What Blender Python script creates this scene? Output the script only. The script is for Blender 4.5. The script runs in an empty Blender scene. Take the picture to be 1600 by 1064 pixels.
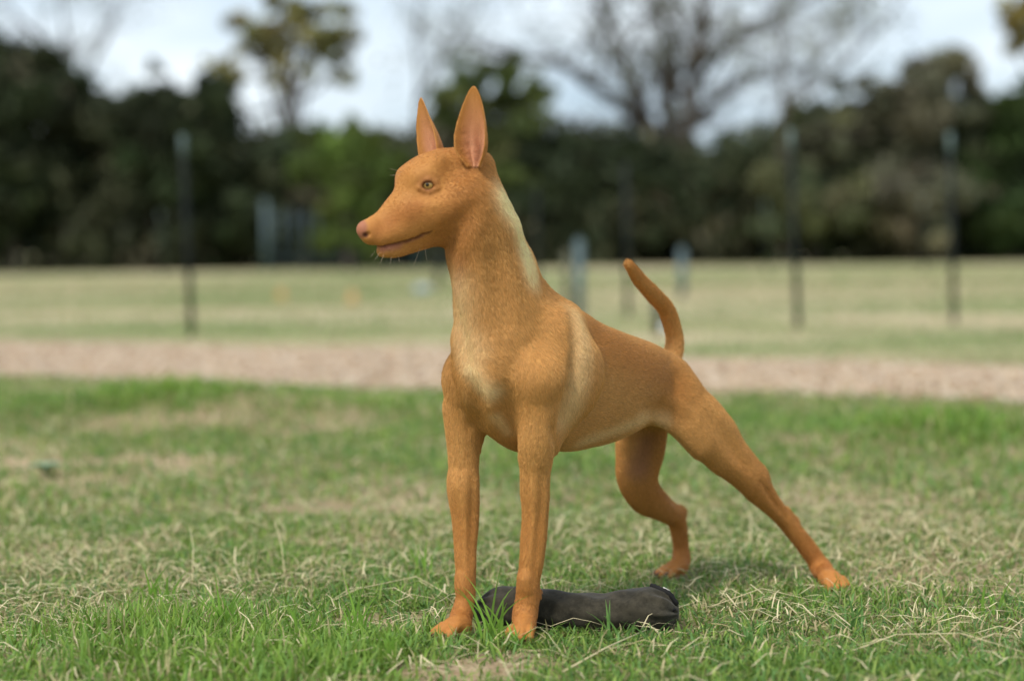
import bpy, math, random
import numpy as np
from mathutils import Matrix, Vector

random.seed(7)
RNG = np.random.default_rng(11)
scene = bpy.context.scene
COL = scene.collection

# ------------------------------------------------------------------ camera
CAM_H = 0.65
FPX = 3200.0                      # focal length in photo pixels (photo is 1600 x 1064)
PITCH = math.atan(147.0 / FPX)
ROLL = math.radians(-0.65)
cam_rot = Matrix.Rotation(math.pi / 2 - PITCH, 3, 'X') @ Matrix.Rotation(ROLL, 3, 'Z')
camd = bpy.data.cameras.new('camera')
camo = bpy.data.objects.new('camera', camd)
COL.objects.link(camo)
camo.matrix_world = Matrix.Translation((0, 0, CAM_H)) @ cam_rot.to_4x4()
camd.sensor_width = 36.0
camd.lens = 36.0 * FPX / 1600.0
camd.clip_start = 0.05
camd.clip_end = 3000
camd.dof.use_dof = True
camd.dof.focus_distance = 3.48
camd.dof.aperture_fstop = 1.85
scene.camera = camo
CR = np.array(cam_rot)
CP = np.array([0, 0, CAM_H])

# ------------------------------------------------------------------ sky, sun, exposure
SUN_EL, SUN_AZ = math.radians(52), math.radians(215)     # azimuth clockwise from +Y: behind the camera, left
world = bpy.data.worlds.new('World')
scene.world = world
world.use_nodes = True
wn, wl = world.node_tree.nodes, world.node_tree.links
wn.clear()
w_out = wn.new('ShaderNodeOutputWorld')
w_bg = wn.new('ShaderNodeBackground')
w_bg.inputs['Strength'].default_value = 0.10
w_sky = wn.new('ShaderNodeTexSky')
w_sky.sky_type = 'NISHITA'
w_sky.sun_disc = False
w_sky.sun_elevation = SUN_EL
w_sky.sun_rotation = SUN_AZ
w_sky.dust_density = 2.0
w_tc = wn.new('ShaderNodeTexCoord')
w_map = wn.new('ShaderNodeMapping')
w_map.inputs['Scale'].default_value = (1.6, 1.6, 5.0)
w_noise = wn.new('ShaderNodeTexNoise')
w_noise.inputs['Scale'].default_value = 2.6
w_noise.inputs['Detail'].default_value = 5
w_noise.inputs['Roughness'].default_value = 0.55
w_ramp = wn.new('ShaderNodeValToRGB')
w_ramp.color_ramp.elements[0].position = 0.34
w_ramp.color_ramp.elements[0].color = (2.9, 3.7, 4.5, 1)
w_ramp.color_ramp.elements[1].position = 0.68
w_ramp.color_ramp.elements[1].color = (6.2, 6.6, 6.9, 1)
w_mix = wn.new('ShaderNodeMixRGB')
w_mix.inputs['Fac'].default_value = 0.82
wl.new(w_tc.outputs['Generated'], w_map.inputs['Vector'])
wl.new(w_map.outputs['Vector'], w_noise.inputs['Vector'])
wl.new(w_noise.outputs['Fac'], w_ramp.inputs['Fac'])
wl.new(w_sky.outputs['Color'], w_mix.inputs['Color1'])
wl.new(w_ramp.outputs['Color'], w_mix.inputs['Color2'])
wl.new(w_mix.outputs['Color'], w_bg.inputs['Color'])
wl.new(w_bg.outputs['Background'], w_out.inputs['Surface'])

sund = bpy.data.lights.new('sun', 'SUN')
sund.energy = 1.5
sund.angle = math.radians(10)
sund.color = (1.0, 0.955, 0.89)
suno = bpy.data.objects.new('sun', sund)
COL.objects.link(suno)
sdir = Vector((math.sin(SUN_AZ) * math.cos(SUN_EL), math.cos(SUN_AZ) * math.cos(SUN_EL), math.sin(SUN_EL)))
suno.rotation_euler = sdir.to_track_quat('Z', 'Y').to_euler()
suno.location = sdir * 30

vs = scene.view_settings
vs.view_transform = 'Standard'
vs.look = 'None'
vs.exposure = 0.95
vs.gamma = 1.0
vs.use_curve_mapping = False
scene.render.engine = 'CYCLES'
try:
    scene.cycles_curves.shape = 'RIBBONS'
except Exception:
    pass

# ------------------------------------------------------------------ helpers
def ray(px, py):
    d = CR @ np.array([(px - 800.0) / FPX, -(py - 532.0) / FPX, -1.0])
    return d

def P(px, py, depth):
    return CP + ray(px, py) * depth

def G(px, py, z=0.0):
    d = ray(px, py)
    return CP + d * ((z - CAM_H) / d[2])

def on_plane(px, py, org, nrm, off):
    d = ray(px, py)
    t = (off - np.dot(CP - org, nrm)) / np.dot(d, nrm)
    return CP + d * t

def project(p):
    q = (p - CP) @ CR
    return 800 - FPX * q[..., 0] / q[..., 2], 532 + FPX * q[..., 1] / q[..., 2]

def tag(o, label=None, cat=None, group=None, kind=None):
    if label: o['label'] = label
    if cat: o['category'] = cat
    if group: o['group'] = group
    if kind: o['kind'] = kind
    return o

def link(o, parent=None):
    COL.objects.link(o)
    if parent is not None:
        o.parent = parent
    return o

def empty(name, loc=(0, 0, 0)):
    o = bpy.data.objects.new(name, None)
    o.location = loc
    o.empty_display_size = 0.1
    return link(o)

def mesh_np(name, verts, loops, sizes, mat=None, parent=None, col=None, smooth=False):
    """mesh object from flat numpy arrays; col = per-vertex rgb"""
    me = bpy.data.meshes.new(name)
    verts = np.asarray(verts, np.float32)
    loops = np.asarray(loops, np.int32).ravel()
    sizes = np.asarray(sizes, np.int32)
    me.vertices.add(len(verts))
    me.vertices.foreach_set('co', verts.ravel())
    me.loops.add(len(loops))
    me.loops.foreach_set('vertex_index', loops)
    me.polygons.add(len(sizes))
    starts = np.concatenate([[0], np.cumsum(sizes)[:-1]]).astype(np.int32)
    me.polygons.foreach_set('loop_start', starts)
    me.update(calc_edges=True)
    if smooth:
        me.polygons.foreach_set('use_smooth', np.ones(len(sizes), bool))
    if col is not None:
        at = me.color_attributes.new('tint', 'FLOAT_COLOR', 'POINT')
        c4 = np.ones((len(verts), 4), np.float32)
        c4[:, :3] = col
        at.data.foreach_set('color', c4.ravel())
    if mat is not None:
        me.materials.append(mat)
    o = bpy.data.objects.new(name, me)
    return link(o, parent)

def mesh_py(name, verts, faces, mat=None, parent=None, smooth=False, col=None):
    return mesh_np(name, verts, [i for f in faces for i in f], [len(f) for f in faces], mat, parent, col, smooth)

def material(name):
    m = bpy.data.materials.new(name)
    m.use_nodes = True
    nt = m.node_tree
    b = nt.nodes['Principled BSDF']
    return m, nt, b

def plain(name, rgb, rough=0.7, noise=0.0, nscale=30.0, spec=0.3):
    m, nt, b = material(name)
    b.inputs['Roughness'].default_value = rough
    b.inputs['Specular IOR Level'].default_value = spec
    if noise > 0:
        tc = nt.nodes.new('ShaderNodeTexCoord')
        nz = nt.nodes.new('ShaderNodeTexNoise')
        nz.inputs['Scale'].default_value = nscale
        nz.inputs['Detail'].default_value = 5
        rp = nt.nodes.new('ShaderNodeValToRGB')
        lo = [c * (1 - noise) for c in rgb]
        hi = [min(1, c * (1 + noise)) for c in rgb]
        rp.color_ramp.elements[0].color = (*lo, 1)
        rp.color_ramp.elements[1].color = (*hi, 1)
        rp.color_ramp.elements[0].position = 0.3
        rp.color_ramp.elements[1].position = 0.7
        nt.links.new(tc.outputs['Object'], nz.inputs['Vector'])
        nt.links.new(nz.outputs['Fac'], rp.inputs['Fac'])
        nt.links.new(rp.outputs['Color'], b.inputs['Base Color'])
    else:
        b.inputs['Base Color'].default_value = (*rgb, 1)
    return m

def tinted(name, rough=0.6, translucent=0.0, spec=0.25, sheen=0.0):
    m, nt, b = material(name)
    at = nt.nodes.new('ShaderNodeAttribute')
    at.attribute_name = 'tint'
    nt.links.new(at.outputs['Color'], b.inputs['Base Color'])
    b.inputs['Roughness'].default_value = rough
    b.inputs['Specular IOR Level'].default_value = spec
    if sheen:
        b.inputs['Sheen Weight'].default_value = sheen
        b.inputs['Sheen Roughness'].default_value = 0.5
    if translucent > 0:
        tr = nt.nodes.new('ShaderNodeBsdfTranslucent')
        mx = nt.nodes.new('ShaderNodeMixShader')
        mx.inputs[0].default_value = translucent
        nt.links.new(at.outputs['Color'], tr.inputs['Color'])
        nt.links.new(b.outputs[0], mx.inputs[1])
        nt.links.new(tr.outputs[0], mx.inputs[2])
        nt.links.new(mx.outputs[0], nt.nodes['Material Output'].inputs['Surface'])
    return m

def vnoise(x, y, scale, seed):
    """smooth value noise in 0..1"""
    r = np.random.default_rng(seed)
    tab = r.random((64, 64))
    xs, ys = np.asarray(x) / scale + 17.3, np.asarray(y) / scale + 5.7
    xi, yi = np.floor(xs).astype(int), np.floor(ys).astype(int)
    fx, fy = xs - xi, ys - yi
    fx, fy = fx * fx * (3 - 2 * fx), fy * fy * (3 - 2 * fy)
    g = lambda i, j: tab[i % 64, j % 64]
    return (g(xi, yi) * (1 - fx) + g(xi + 1, yi) * fx) * (1 - fy) + (g(xi, yi + 1) * (1 - fx) + g(xi + 1, yi + 1) * fx) * fy

def fnoise(x, y, scale, seed):
    return (vnoise(x, y, scale, seed) * 0.55 + vnoise(x, y, scale / 2.1, seed + 1) * 0.3 + vnoise(x, y, scale / 4.7, seed + 2) * 0.15)

def tube(pts, radii, n=8, cap=True):
    """verts, faces of a tube through pts"""
    pts = [np.asarray(p, float) for p in pts]
    V, F = [], []
    up = np.array([0.13, 0.21, 0.97])
    for i, p in enumerate(pts):
        t = pts[min(i + 1, len(pts) - 1)] - pts[max(i - 1, 0)]
        t = t / (np.linalg.norm(t) + 1e-9)
        if abs(np.dot(t, up)) > 0.95:
            up = np.array([0.9, 0.3, 0.1])
        s = np.cross(t, up); s /= np.linalg.norm(s) + 1e-9
        w = np.cross(s, t)
        up = w
        for k in range(n):
            a = 2 * math.pi * k / n
            V.append(p + radii[i] * (math.cos(a) * s + math.sin(a) * w))
    for i in range(len(pts) - 1):
        for k in range(n):
            k2 = (k + 1) % n
            F.append((i * n + k, i * n + k2, (i + 1) * n + k2, (i + 1) * n + k))
    if cap:
        F.append(tuple(range(n))[::-1])
        F.append(tuple((len(pts) - 1) * n + k for k in range(n)))
    return V, F
DOG_H = 0.0024
N_HAIR = 600000
def lin(r, g, b):
    c = np.array([r, g, b]) / 255.0
    return np.where(c < 0.04045, c / 12.92, ((c + 0.055) / 1.055) ** 2.4)

# ------------------------------------------------------------------ ground
def ell(x, y, cx, cy, rx, ry):
    return np.exp(-(((x - cx) / rx) ** 2 + ((y - cy) / ry) ** 2))
def bare(x, y):
    """0..1 how bare the soil is"""
    m = 1.9 * ell(x, y, -1.22, 6.15, .48, .34) * np.clip((fnoise(x, y, .22, 85) - .25) * 1.7, 0, 1) + .9 * ell(x, y, -1.75, 6.7, .3, .3) + .32 * ell(x, y, -.12, 3.10, .16, .12) + .35 * ell(x, y, .12, 3.13, .2, .12)
    m = m + .75 * ell(x, y, -.22, 3.55, .16, .10) + .5 * ell(x, y, .55, 3.95, .35, .14) + .4 * ell(x, y, .9, 3.3, .3, .15)
    m = m + .55 * np.clip((fnoise(x, y, .55, 81) - .52) * 5, 0, 1)
    return np.clip(m, 0, 1)
def gh(x, y):
    x = np.asarray(x, float); y = np.asarray(y, float)
    far = np.clip((np.hypot(x - 0.2, y - 3.6) - 0.9) / 2.0, 0, 1) * np.clip((60 - y) / 30, 0, 1)
    h = (fnoise(x, y, 1.7, 31) - 0.5) * 0.05 * far + (fnoise(x, y, 0.33, 41) - 0.5) * 0.008
    h = h + 0.11 * np.exp(-((x + 1.30) / 0.80) ** 2 - ((y - 8.0) / 0.50) ** 2)
    h = h + 0.05 * np.exp(-((x - 1.40) / 0.35) ** 2 - ((y - 6.7) / 0.45) ** 2)
    return h
PA0, PA1 = np.array([-2.6, 10.35]), np.array([2.06, 8.25])     # near edge of the path
PB0, PB1 = np.array([-3.7, 14.75]), np.array([2.7, 10.7])      # far edge
def near_edge(x):
    return PA0[1] + (x - PA0[0]) * (PA1[1] - PA0[1]) / (PA1[0] - PA0[0]) + (fnoise(x, x * 0 + 3.3, 0.7, 51) - 0.5) * 0.55
def far_edge(x):
    return PB0[1] + (x - PB0[0]) * (PB1[1] - PB0[1]) / (PB1[0] - PB0[0]) + (fnoise(x, x * 0 + 7.7, 0.9, 61) - 0.5) * 0.7

gx = np.unique(np.concatenate([np.linspace(-4, 4, 161), np.linspace(-30, 30, 121), np.linspace(-400, 400, 41)]))
gy = np.unique(np.concatenate([np.linspace(-6, 2, 17), np.linspace(2, 17, 251), np.linspace(17, 80, 90), np.linspace(80, 900, 30)]))
XX, YY = np.meshgrid(gx, gy, indexing='ij')
ZZ = gh(XX, YY)
ny_ = len(gy)
ii, jj = np.meshgrid(np.arange(len(gx) - 1), np.arange(ny_ - 1), indexing='ij')
i0 = (ii * ny_ + jj).ravel()
gq = np.stack([i0, i0 + ny_, i0 + ny_ + 1, i0 + 1], 1)

def ground_material():
    m, nt, b = material('field_soil_and_turf')
    N, K = nt.nodes, nt.links
    tc = N.new('ShaderNodeTexCoord')
    sep = N.new('ShaderNodeSeparateXYZ'); K.new(tc.outputs['Object'], sep.inputs[0])
    def noise(scale, detail=6, rough=0.6, sx=1, sy=1):
        mp_ = N.new('ShaderNodeMapping'); mp_.inputs['Scale'].default_value = (sx, sy, 1)
        K.new(tc.outputs['Object'], mp_.inputs['Vector'])
        n = N.new('ShaderNodeTexNoise'); n.inputs['Scale'].default_value = scale
        n.inputs['Detail'].default_value = detail; n.inputs['Roughness'].default_value = rough
        K.new(mp_.outputs[0], n.inputs['Vector']); return n.outputs['Fac']
    def ramp(f, p0, c0, p1, c1):
        r = N.new('ShaderNodeValToRGB'); r.color_ramp.elements[0].position = p0; r.color_ramp.elements[1].position = p1
        r.color_ramp.elements[0].color = (*c0, 1); r.color_ramp.elements[1].color = (*c1, 1)
        K.new(f, r.inputs[0]); return r.outputs[0]
    def mixc(f, a, b_):
        x = N.new('ShaderNodeMixRGB'); K.new(f, x.inputs[0]); K.new(a, x.inputs[1]); K.new(b_, x.inputs[2]); return x.outputs[0]
    soil = ramp(noise(28, 8, 0.7), .3, lin(96, 80, 58), .7, lin(176, 156, 120))
    thatch = ramp(noise(60, 6, .7, 1, .5), .3, lin(84, 92, 48), .7, lin(168, 156, 108))
    near = mixc(ramp(noise(2.4), .42, (0, 0, 0), .62, (1, 1, 1)), thatch, soil)
    green = ramp(noise(3.0, 8, .7), .3, lin(112, 124, 72), .7, lin(150, 156, 104))
    tan = ramp(noise(5.0, 8, .7), .3, lin(176, 160, 126), .7, lin(206, 190, 158))
    far = mixc(ramp(noise(.34, 5, .6, .42, 1), .44, (0, 0, 0), .56, (1, 1, 1)), green, tan)
    mr = N.new('ShaderNodeMapRange'); mr.inputs['From Min'].default_value = 9; mr.inputs['From Max'].default_value = 12
    K.new(sep.outputs['Y'], mr.inputs['Value'])
    at = N.new('ShaderNodeAttribute'); at.attribute_name = 'tint'
    dirt = ramp(noise(26, 8, .7), .3, lin(150, 122, 92), .7, lin(206, 182, 150))
    K.new(mixc(at.outputs['Fac'], mixc(mr.outputs[0], near, far), dirt), b.inputs['Base Color'])
    b.inputs['Roughness'].default_value = 0.95; b.inputs['Specular IOR Level'].default_value = 0.1
    bp = N.new('ShaderNodeBump'); bp.inputs['Distance'].default_value = 0.01; bp.inputs['Strength'].default_value = 0.8
    K.new(noise(90, 6, .7), bp.inputs['Height']); K.new(bp.outputs[0], b.inputs['Normal'])
    return m
ground = mesh_np('ground', np.column_stack([XX.ravel(), YY.ravel(), ZZ.ravel()]), gq, np.full(len(gq), 4), ground_material(), None, np.repeat(np.clip(bare(XX.ravel(), YY.ravel()) * 1.15 - .1, 0, 1)[:, None] * (YY.ravel() < 11)[:, None], 3, 1), True)
tag(ground, 'grass covered field reaching to the dark tree line', 'ground', kind='structure')

# ------------------------------------------------------------------ path
px_ = np.linspace(-14, 14, 180)
pt = np.linspace(0, 1, 26)
ne, fe = near_edge(px_), far_edge(px_)
PX = np.repeat(px_[:, None], len(pt), 1)
PY = ne[:, None] + (fe - ne)[:, None] * pt[None]
PZ = gh(PX, PY) + 0.004 + 0.018 * np.sin(np.pi * pt)[None] + (fnoise(PX, PY, .35, 71) - .5) * .02 * np.sin(np.pi * pt)[None]
npt = len(pt)
ii, jj = np.meshgrid(np.arange(len(px_) - 1), np.arange(npt - 1), indexing='ij')
i0 = (ii * npt + jj).ravel()
pq = np.stack([i0, i0 + npt, i0 + npt + 1, i0 + 1], 1)
m_path, nt, b = material('path_wood_chip')
tcn = nt.nodes.new('ShaderNodeTexCoord')
n1_ = nt.nodes.new('ShaderNodeTexNoise'); n1_.inputs['Scale'].default_value = 22; n1_.inputs['Detail'].default_value = 8; n1_.inputs['Roughness'].default_value = .75
rp_ = nt.nodes.new('ShaderNodeValToRGB')
rp_.color_ramp.elements[0].position = .32; rp_.color_ramp.elements[0].color = (*lin(156, 132, 108), 1)
rp_.color_ramp.elements[1].position = .62; rp_.color_ramp.elements[1].color = (*lin(204, 184, 160), 1)
nt.links.new(tcn.outputs['Object'], n1_.inputs['Vector']); nt.links.new(n1_.outputs['Fac'], rp_.inputs['Fac']); nt.links.new(rp_.outputs['Color'], b.inputs['Base Color'])
b.inputs['Roughness'].default_value = .95
path = mesh_np('path', np.column_stack([PX.ravel(), PY.ravel(), PZ.ravel()]), pq, np.full(len(pq), 4), m_path, None, None, True)
tag(path, 'pinkish tan wood chip path crossing behind the dog', 'path', kind='structure')

def chips(n):
    x = RNG.uniform(-4.5, 3.6, n); t = RNG.random(n)
    n_, f_ = near_edge(x), far_edge(x)
    y = n_ - .06 + (f_ - n_ + .12) * t
    z = gh(x, y) + 0.006 + 0.018 * np.sin(np.pi * np.clip(t, 0, 1))
    l, w, h = RNG.uniform(.014, .042, n), RNG.uniform(.006, .016, n), RNG.uniform(.003, .007, n)
    a = RNG.uniform(0, 2 * np.pi, n); tl = RNG.normal(0, .35, n)
    c = np.array([[sx, sy, sz] for sx in (-1, 1) for sy in (-1, 1) for sz in (-1, 1)], float)
    loc = c[None] * np.stack([l, w, h], 1)[:, None, :] * .5 * 1.0
    loc[:, :, 2] += loc[:, :, 0] * np.sin(tl)[:, None]
    X = loc[:, :, 0] * np.cos(a)[:, None] - loc[:, :, 1] * np.sin(a)[:, None] + x[:, None]
    Y = loc[:, :, 0] * np.sin(a)[:, None] + loc[:, :, 1] * np.cos(a)[:, None] + y[:, None]
    Z = loc[:, :, 2] + z[:, None] + .004
    fq = np.array([(0, 1, 3, 2), (4, 6, 7, 5), (0, 4, 5, 1), (2, 3, 7, 6), (1, 5, 7, 3)])
    F = (fq[None] + 8 * np.arange(n)[:, None, None]).reshape(-1, 4)
    pal = np.array([lin(206, 186, 160), lin(194, 168, 140), lin(168, 138, 110), lin(222, 208, 188), lin(126, 98, 76)])
    cc = pal[RNG.choice(5, n, p=[.30, .26, .18, .16, .10])] * RNG.uniform(.8, 1.12, (n, 1))
    o = mesh_np('path_wood_chips', np.stack([X, Y, Z], 2).reshape(-1, 3), F, np.full(len(F), 4), tinted('wood_chip', .9, spec=.1), None, np.repeat(cc, 8, 0))
    tag(o, 'loose pinkish wood chips scattered over the path', 'wood chips', kind='stuff')
chips(26000)

# ------------------------------------------------------------------ trees
def leaf_quads(c, size, col, flat=0.0):
    n = len(c)
    a = RNG.normal(0, 1, (n, 3)); a /= np.linalg.norm(a, axis=1)[:, None]
    b = np.cross(a, RNG.normal(0, 1, (n, 3))); b /= np.linalg.norm(b, axis=1)[:, None] + 1e-9
    s = (size * RNG.uniform(.6, 1.3, n))[:, None]
    V_ = np.stack([c - a * s, c + b * s * .45, c + a * s, c - b * s * .45], 1).reshape(-1, 3)
    F = np.arange(4 * n).reshape(-1, 4)
    return V_, F, np.repeat(col, 4, 0)

mat_leaf = tinted('tree_foliage', .65, .25, .2)
mat_bark = plain('tree_bark', tuple(lin(76, 69, 60)), .9, .35, 6.0)

def clump_leaves(cl, n, size, col, var=.25):
    """cl: rows x,y,z,r ; leaves thrown through each clump's volume, denser to the outside"""
    cl = np.asarray(cl, float)
    w = cl[:, 3] ** 2; w /= w.sum()
    k = RNG.choice(len(cl), n, p=w)
    sub = np.repeat(cl, 4, 0); sub[:, :3] += RNG.normal(0, .62, (len(sub), 3)) * sub[:, 3:4]; sub[:, 3] *= RNG.uniform(.35, .8, len(sub))
    cl = np.vstack([cl * np.array([1, 1, 1, .8]), sub]); w = cl[:, 3] ** 2; w /= w.sum(); k = RNG.choice(len(cl), n, p=w)
    d = RNG.normal(0, 1, (n, 3)); d /= np.linalg.norm(d, axis=1)[:, None]
    r = cl[k, 3] * RNG.random(n) ** .45 * RNG.uniform(.75, 1.2, n)
    p = cl[k, :3] + d * r[:, None] * np.array([1, 1, .85])
    ck = np.clip(RNG.normal(1, var, (len(cl), 1)), .45, 1.7) * np.array(col) * np.clip(RNG.normal(1, .05, (len(cl), 3)), .8, 1.2)
    c = ck[k] * np.clip(RNG.normal(1, .2, (n, 1)), .4, 1.7)
    return leaf_quads(p, size, c)

def joined_tubes(name, tubes, mat, parent):
    V_, F, o = [], [], 0
    for pts, rad, n in tubes:
        v, f = tube(pts, rad, n, cap=False)
        V_ += v; F += [tuple(i + o for i in q) for q in f]; o += len(v)
    return mesh_py(name, V_, F, mat, parent, True)

def grow(p, d, length, r, depth, tubes, tips, spread=.5, drop=.0, gnarl=.18):
    n = 4
    pts, rad = [p], [r]
    for i in range(n):
        d = d + np.array([random.gauss(0, gnarl), random.gauss(0, gnarl), random.gauss(0, gnarl) - drop])
        d = d / np.linalg.norm(d)
        p = p + d * length / n
        pts.append(p); rad.append(r * (1 - .5 * (i + 1) / n))
    tubes.append((pts, rad, 6 if r > .04 else 4))
    if depth == 0:
        tips.append(pts[-1]); return
    for k in range(random.choice([2, 3, 3])):
        j = random.randint(2, n)
        ax = np.array([random.gauss(0, 1), random.gauss(0, .7), random.gauss(0, .8)])
        nd = d + spread * ax; nd /= np.linalg.norm(nd)
        grow(pts[j], nd, length * random.uniform(.55, .8), rad[j] * random.uniform(.55, .75), depth - 1, tubes, tips, spread, drop, gnarl)

def make_tree(name, label, cat, foot, trunk, clumps, nleaf, size, col, limbs=6, var=.25, group=None):
    """trunk: points; clumps: rows (x,y,z,r); limbs run from the trunk into the clumps"""
    root = empty(name, tuple(foot))
    tag(root, label, cat, group)
    inv = np.array(foot)
    pts = [np.asarray(q, float) - inv for q in trunk]
    h = np.linalg.norm(pts[-1] - pts[0])
    tb = [(pts, list(np.linspace(.02 * h + .06, .006 * h + .02, len(pts))), 8)]
    joined_tubes('trunk', tb, mat_bark, root)
    tubes = []
    cl = np.asarray(clumps, float).copy(); cl[:, :3] -= inv
    for k in np.argsort(-cl[:, 3])[:limbs]:
        a = pts[1 + int(random.random() * (len(pts) - 1))]
        b = cl[k, :3]
        m = (a + b) / 2 + np.array([random.gauss(0, .15), random.gauss(0, .15), -.1 * h * random.random()])
        tubes.append(([a, m, b], [.012 * h, .008 * h, .003 * h], 5))
    for tb_ in tubes:
        joined_tubes('limb', [tb_], mat_bark, root)
    v, f, c = clump_leaves(cl, nleaf, size, col, var)
    mesh_np('crown', v, f, np.full(len(f), 4), mat_leaf, root, c)
    return root

def PC(px, py, dep, rpx):
    q = P(px, py, dep); return [q[0], q[1], q[2], rpx * dep / FPX]

# the dark belt of woodland that reads as one mass
prof = np.array([(-900, 60), (-400, 95), (-200, 60), (0, 85), (60, 80), (110, 90), (150, 120), (190, 150), (240, 135), (280, 150), (320, 150), (370, 190), (430, 195), (480, 195), (560, 205),
                 (620, 205), (680, 190), (720, 170), (800, 165), (850, 170), (880, 190), (950, 195), (1000, 210), (1060, 218), (1120, 222), (1160, 215), (1200, 195), (1260, 175),
                 (1330, 172), (1380, 160), (1450, 150), (1510, 150), (1540, 160), (1600, 165), (1800, 120), (2200, 90), (2600, 120)], float)
def woodland():
    ncl = 2600
    qx = RNG.uniform(-900, 2500, ncl)
    dep = 61 + 8 * RNG.random(ncl)
    top = np.interp(qx, prof[:, 0], prof[:, 1])
    ztop = .65 + (386 - top) * dep / FPX
    r = RNG.uniform(.45, 1.1, ncl)
    z = .2 + (ztop - r * .8 - .2) * RNG.random(ncl) ** .8
    x = (qx - 800) / FPX * dep
    cl = np.column_stack([x, dep, z, r])
    tone = RNG.random(ncl)
    base = np.where(tone[:, None] < .55, lin(58, 68, 46), np.where(tone[:, None] < .85, lin(78, 82, 58), lin(104, 100, 80)))
    n = 125000
    w = r ** 2; w /= w.sum()
    k = RNG.choice(ncl, n, p=w)
    d = RNG.normal(0, 1, (n, 3)); d /= np.linalg.norm(d, axis=1)[:, None]
    p = cl[k, :3] + d * (r[k] * RNG.random(n) ** .4)[:, None] * 1.1
    p[:, 2] = np.maximum(p[:, 2], .02)
    c = base[k] * np.clip(RNG.normal(1, .25, (n, 1)), .4, 1.8)
    v, f, c = leaf_quads(p, .26, c)
    o = mesh_np('woodland', v, f, np.full(len(f), 4), mat_leaf, None, c)
    tag(o, 'dark dense belt of evergreen woodland along the far edge of the field', 'woodland', kind='stuff')
woodland()

def trunk_px(pxs, dep):
    return [P(a, b, dep) for a, b in pxs]
def foot_px(px, dep):
    q = P(px, 400, dep); return np.array([q[0], q[1], 0.0])

# tall airy tree with olive-yellow leaves
D = 70
f0 = foot_px(455, D)
make_tree('airy_tree', 'tall airy tree with olive yellow leaves rising left of the dog\'s ears', 'tree', f0,
          [f0] + trunk_px([(452, 250), (450, 160), (446, 80), (452, 20)], D),
          [PC(*q) for q in [(392, 45, D, 24), (420, 50, D + 1, 20), (378, 70, D, 14), (462, 25, D, 26), (478, 50, D - 1, 20), (500, 15, D, 20), (530, 50, D, 22), (545, 20, D, 16), (540, 85, D + 1, 18), (510, 90, D, 14),
                            (440, 100, D, 18), (455, 70, D, 16), (400, 90, D + 1, 12), (350, 110, D, 14), (430, 5, D, 18), (470, -40, D, 34), (420, -30, D, 24), (530, -30, D, 24), (440, 130, D, 12), (520, 120, D, 12), (350, 140, D + 2, 18), (375, 120, D + 2, 18), (340, 105, D + 2, 14), (545, 120, D + 1, 14), (480, 105, D, 16), (415, 75, D + 1, 18), (500, 65, D + 1, 18), (555, 55, D, 14), (370, 30, D, 16)]],
          4200, .20, lin(140, 134, 84), 14, .22)
# rounded mid green tree behind the ears
D = 62
f0 = foot_px(765, D)
make_tree('round_tree', 'rounded mid green tree behind the dog\'s upright ears', 'tree', f0,
          [f0] + trunk_px([(765, 330), (768, 250), (770, 190)], D),
          [PC(*q) for q in [(690, 150, D, 26), (720, 125, D, 26), (760, 112, D, 26), (800, 115, D, 26), (832, 135, D, 22), (846, 160, D, 14), (740, 150, D + 1, 30), (790, 150, D + 1, 30), (700, 185, D, 28), (750, 200, D, 34), (820, 180, D, 26), (780, 240, D, 40), (740, 290, D, 44), (800, 310, D, 44), (770, 370, D, 40)]],
          6500, .20, lin(98, 108, 62), 8, .22)
# bright green shrub
D = 56
f0 = foot_px(545, D)
make_tree('bright_shrub', 'bright spring green shrub standing left of the dog\'s muzzle', 'shrub', f0,
          [f0] + trunk_px([(545, 340), (543, 290), (545, 240)], D),
          [PC(*q) for q in [(520, 215, D, 22), (550, 210, D, 24), (580, 225, D, 22), (505, 245, D, 22), (540, 250, D, 30), (575, 260, D, 26), (520, 285, D, 22), (555, 290, D, 24), (590, 285, D, 16), (560, 320, D, 22), (525, 330, D, 22), (585, 330, D, 20), (545, 365, D, 24), (580, 375, D, 24), (510, 375, D, 22), (470, 270, D + 2, 26), (615, 260, D + 2, 24), (490, 215, D + 3, 18)]],
          6500, .19, lin(94, 110, 54), 7, .25)
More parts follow.
